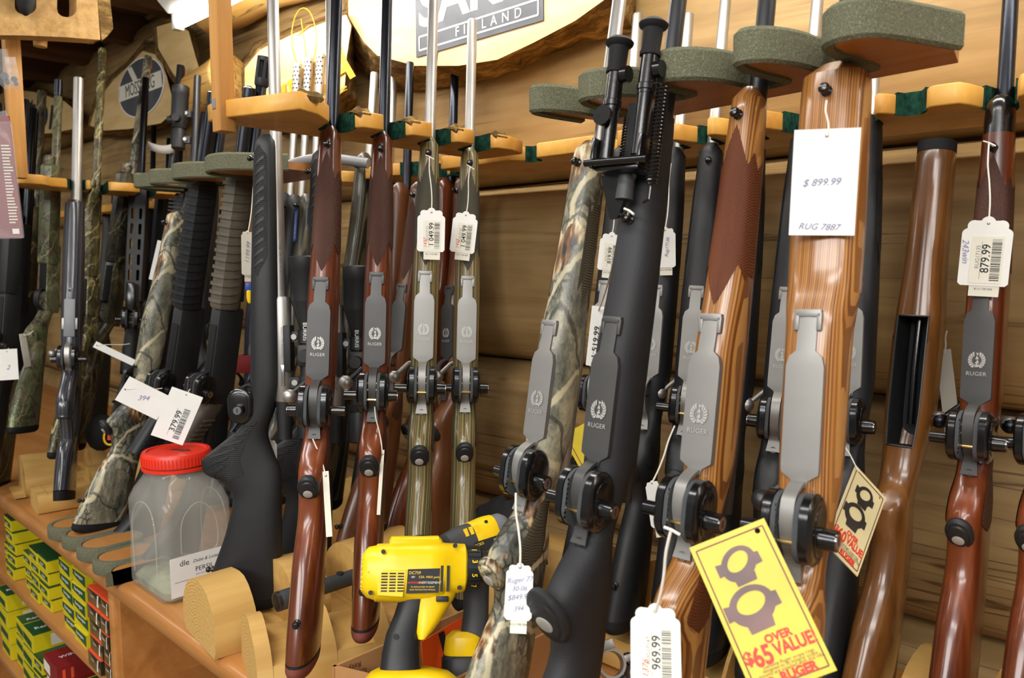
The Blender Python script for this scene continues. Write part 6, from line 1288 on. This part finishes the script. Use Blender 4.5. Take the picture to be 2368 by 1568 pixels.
MB().sphere((0, -.006, 0), .008, (.7, 2.2, .3)).build('yellow_body', MT['yellow'], r); MB().box((-.007, .004, -.002), (.007, .02, .002), bev=.001).build('blue_band', MT['navy'], r); MB().box((-.006, .02, -.002), (.006, .028, .002), bev=.001).build('red_band', MT['ruby'], r)
c = at(245, 1000, 2.05); r = empty('folded_cap', frame(c, TOCAM(c), RT), 'black cloth cap with a yellow badge beside the far camouflage rifle', 'cap')
MB().sphere((-.01, .0, -.02), .05, (.8, 1.0, .7)).build('cloth', MT['rubber'], r); MB().tube([(.014*math.cos(t)+.01, .02*math.sin(t)-.012, .018) for t in [2*math.pi*i/20 for i in range(20)]], .0028, 6, closed=True).build('badge_ring', MT['yellow'], r); MB().box((.004, -.02, .016), (.014, -.004, .02)).build('badge_mark', MT['ruby'], r)
# ------------------------------------------------------------------ ammunition cartons
PROTO = {}
def carton(style, w, d, h):
    key = (style, w, d, h)
    if key not in PROTO:
        P_ = []; mk = lambda n_, mb, m_: P_.append((n_, mb.build(n_, m_, smooth=False).data))
        fx = lambda a, b, c_: (a*w, -.0003, c_*h)
        body = {'green': 'ammo_yellow', 'label': 'ammo_yellow', 'shell': 'ammo_yellow', 'red': 'ammo_red', 'black': 'ammo_black', 'dark': 'ammo_green'}[style]
        mk('carton', MB().box((0, 0, 0), (w, d, h), bev=.0006), MT[body])
        Tx = T3(0, -.0004, 0, 0, math.pi/2)     # front face: local x right, y up
        if style == 'green':
            mk('green_panel', MB().add([fx(.0, 0, .88), fx(1.0, 0, .92), fx(1.0, 0, .18), fx(.18, 0, .40), fx(0, 0, .5)], [(0, 1, 2, 3, 4)]), MT['ammo_green'])
            tm = text_mesh('Remington', h*.34, MT['paper'], bold=.0001); tm.transform(T3(w*.5, -.0008, h*.66) @ Matrix.Rotation(math.pi/2, 4, 'X')); P_.append(('lettering', tm))
            mb = MB()
            for k in range(4): mb.box((w+.0001, d*.25, h*(.3+.1*k)), (w+.0005, d*(.7+.05*(k % 2)), h*(.34+.1*k)))
            mk('fine_print', mb, MT['ammo_gold'])
        elif style == 'label':
            mk('green_panel', MB().add([fx(.05, 0, .35), fx(.05, 0, .72), fx(.85, 0, .60), fx(.85, 0, .2)], [(0, 1, 2, 3)]), MT['ammo_green'])
            tm = text_mesh('Express', h*.24, MT['paper'], bold=.0001); tm.transform(T3(w*.45, -.0008, h*.47) @ Matrix.Rotation(math.pi/2, 4, 'X')); P_.append(('lettering', tm))
            mk('green_top', MB().box((0, 0, h*.9), (w+.0005, d, h+.0004)), MT['ammo_green'])
        elif style == 'shell':
            mk('green_top', MB().add([(w*.05, 0, h+.0004), (w, 0, h+.0004), (w, d*.7, h+.0004), (w*.05, d, h+.0004)], [(0, 1, 2, 3)]), MT['ammo_green'])
            tm = text_mesh('Remington', w*.22, MT['paper'], bold=.0002); tm.transform(T3(w*.55, d*.45, h+.0009, math.pi/2)); P_.append(('lettering', tm))
            mk('green_panel', MB().add([fx(.05, 0, .3), fx(.05, 0, .7), fx(.8, 0, .55), fx(.8, 0, .12)], [(0, 1, 2, 3)]), MT['ammo_green'])
            mk('white_label', MB().box((w, d*.3, h*.2), (w+.0006, d*.8, h*.85)), MT['label'])
        elif style == 'red':
            tm = text_mesh('WINCHESTER', w*.17, MT['paper'], bold=.0002); tm.transform(T3(w*.5, d*.5, h+.0008, math.pi/2)); P_.append(('lettering', tm))
            mk('pale_panel', MB().add([fx(.05, 0, .2), fx(.05, 0, .8), fx(.5, 0, .7), fx(.5, 0, .1)], [(0, 1, 2, 3)]), MT['label'])
            mb = MB()
            for k in range(2): mb.box((w, d*(.08+.12*k), h*.2), (w+.0006, d*(.12+.12*k), h*.8))
            mk('shell_print', mb, MT['ammo_orange'])
        elif style == 'black':
            mk('orange_edge', MB().box((0, -.0006, h*.93), (w+.0004, d, h+.0004)), MT['ammo_orange']); mk('orange_side', MB().box((w-.0003, .01, 0), (w+.0007, d, h*.93)), MT['ammo_orange'])
            mk('gold_panel', MB().add([fx(0, 0, .05), fx(0, 0, .9), fx(1, 0, .42), fx(1, 0, .05)], [(0, 1, 2, 3)]), MT['ammo_gold'])
            mk('pale_streak', MB().add([(w*.70, -.0008, h*.1), (w*.76, -.0008, h*.85), (w*.86, -.0008, h*.88), (w*.80, -.0008, h*.4), (w*.84, -.0008, h*.1)], [(0, 1, 2, 3, 4)]), MT['label'])
            tm = text_mesh('FUSION', h*.16, MT['paper']); tm.transform(T3(w*.38, -.0009, h*.55) @ Matrix.Rotation(math.pi/2, 4, 'X')); P_.append(('lettering', tm))
        for o_ in [o for o in COL.objects if o.type == 'MESH' and any(o.data is m_ for _, m_ in P_)]: bpy.data.objects.remove(o_)
        PROTO[key] = P_
    return PROTO[key]
def put(style, x, y, zz, w, d, h, label, group, sticker=None):
    r = empty('ammunition_box', Matrix.Translation((x, y, zz)), label, 'ammunition box', group); r.rotation_euler.z = random.uniform(-.03, .03)
    for n_, m_ in carton(style, w, d, h): link(n_, m_, r)
    if sticker: MB().box((w, d*.45, h*.25), (w+.0008, d*.85, h*.8)).build('price_sticker', MT['label' if sticker == 1 else 'lime'], r)
    return r
MT['lime'] = plain('lime_sticker', (120, 240, 70), rough=.5, var=.02)
ORD = ('bottom', 'second', 'third', 'fourth', 'fifth', 'sixth')
def stack(style, x, y, z0, w, d, h, n, where, dy=0, sticker=()):
    for k in range(n):
        put(style, x+random.uniform(-.003, .003), y+random.uniform(0, .006), z0+.0008+k*(h+.0006), w, d, h, '%s carton %s' % (ORD[k] + ('' if k else ' most'), where) if False else '%s carton up in %s' % (ORD[k] if k else 'lowest', where), 'cartons in '+where, 1 if k in sticker else None)
SZ = (.082, .062, .0345)
stack('green', -2.028, CF+.03, S1, *SZ, 5, 'the left column of the green and yellow pile nearest the seam')
stack('green', -1.943, CF+.03, S1, *SZ, 5, 'the right column of the green and yellow pile nearest the seam')
stack('label', -2.282, CF+.03, S1, .074, .10, .034, 4, 'the left column of the yellow pile with white stickers', sticker=(1, 2, 3))
stack('label', -2.205, CF+.03, S1, .074, .10, .034, 4, 'the right column of the yellow pile with white stickers', sticker=(1, 2, 3))
stack('label', -2.36, CF+.035, S1, .070, .08, .034, 3, 'the low yellow column between the two yellow piles')
stack('label', -2.50, CF+.03, S1, .074, .10, .034, 5, 'the left column of the farthest yellow pile', sticker=(4,))
stack('label', -2.44, CF+.15, S1, .074, .10, .034, 5, 'the rear column of the farthest yellow pile')
stack('label', -2.58, CF+.04, S1, .07, .10, .034, 2, 'the short pile at the left edge of the upper shelf')
stack('black', -1.795, CF+.012, S1, .078, .07, .0345, 5, 'the left column of black and orange cartons')
stack('black', -1.713, CF+.012, S1, .044, .07, .0345, 5, 'the right column of black and orange cartons')
put('red', -2.075, CF+.10, S1+.001, .035, .09, .05, 'small red carton behind the green and yellow pile on the upper shelf', None)
stack('shell', -2.63, CF+.03, S2, .10, .13, .048, 4, 'the left shell box pile on the lower shelf')
stack('shell', -2.505, CF+.04, S2, .09, .13, .046, 3, 'the second shell box pile on the lower shelf')
stack('shell', -2.405, CF+.03, S2, .10, .14, .050, 3, 'the third shell box pile on the lower shelf')
stack('label', -2.29, CF+.025, S2, .07, .10, .036, 3, 'the small yellow pile on the lower shelf')
stack('red', -2.205, CF+.03, S2, .11, .16, .046, 3, 'the red shell box pile on the lower shelf')
stack('shell', -2.08, CF+.05, S2, .10, .13, .048, 2, 'the right shell box pile on the lower shelf')
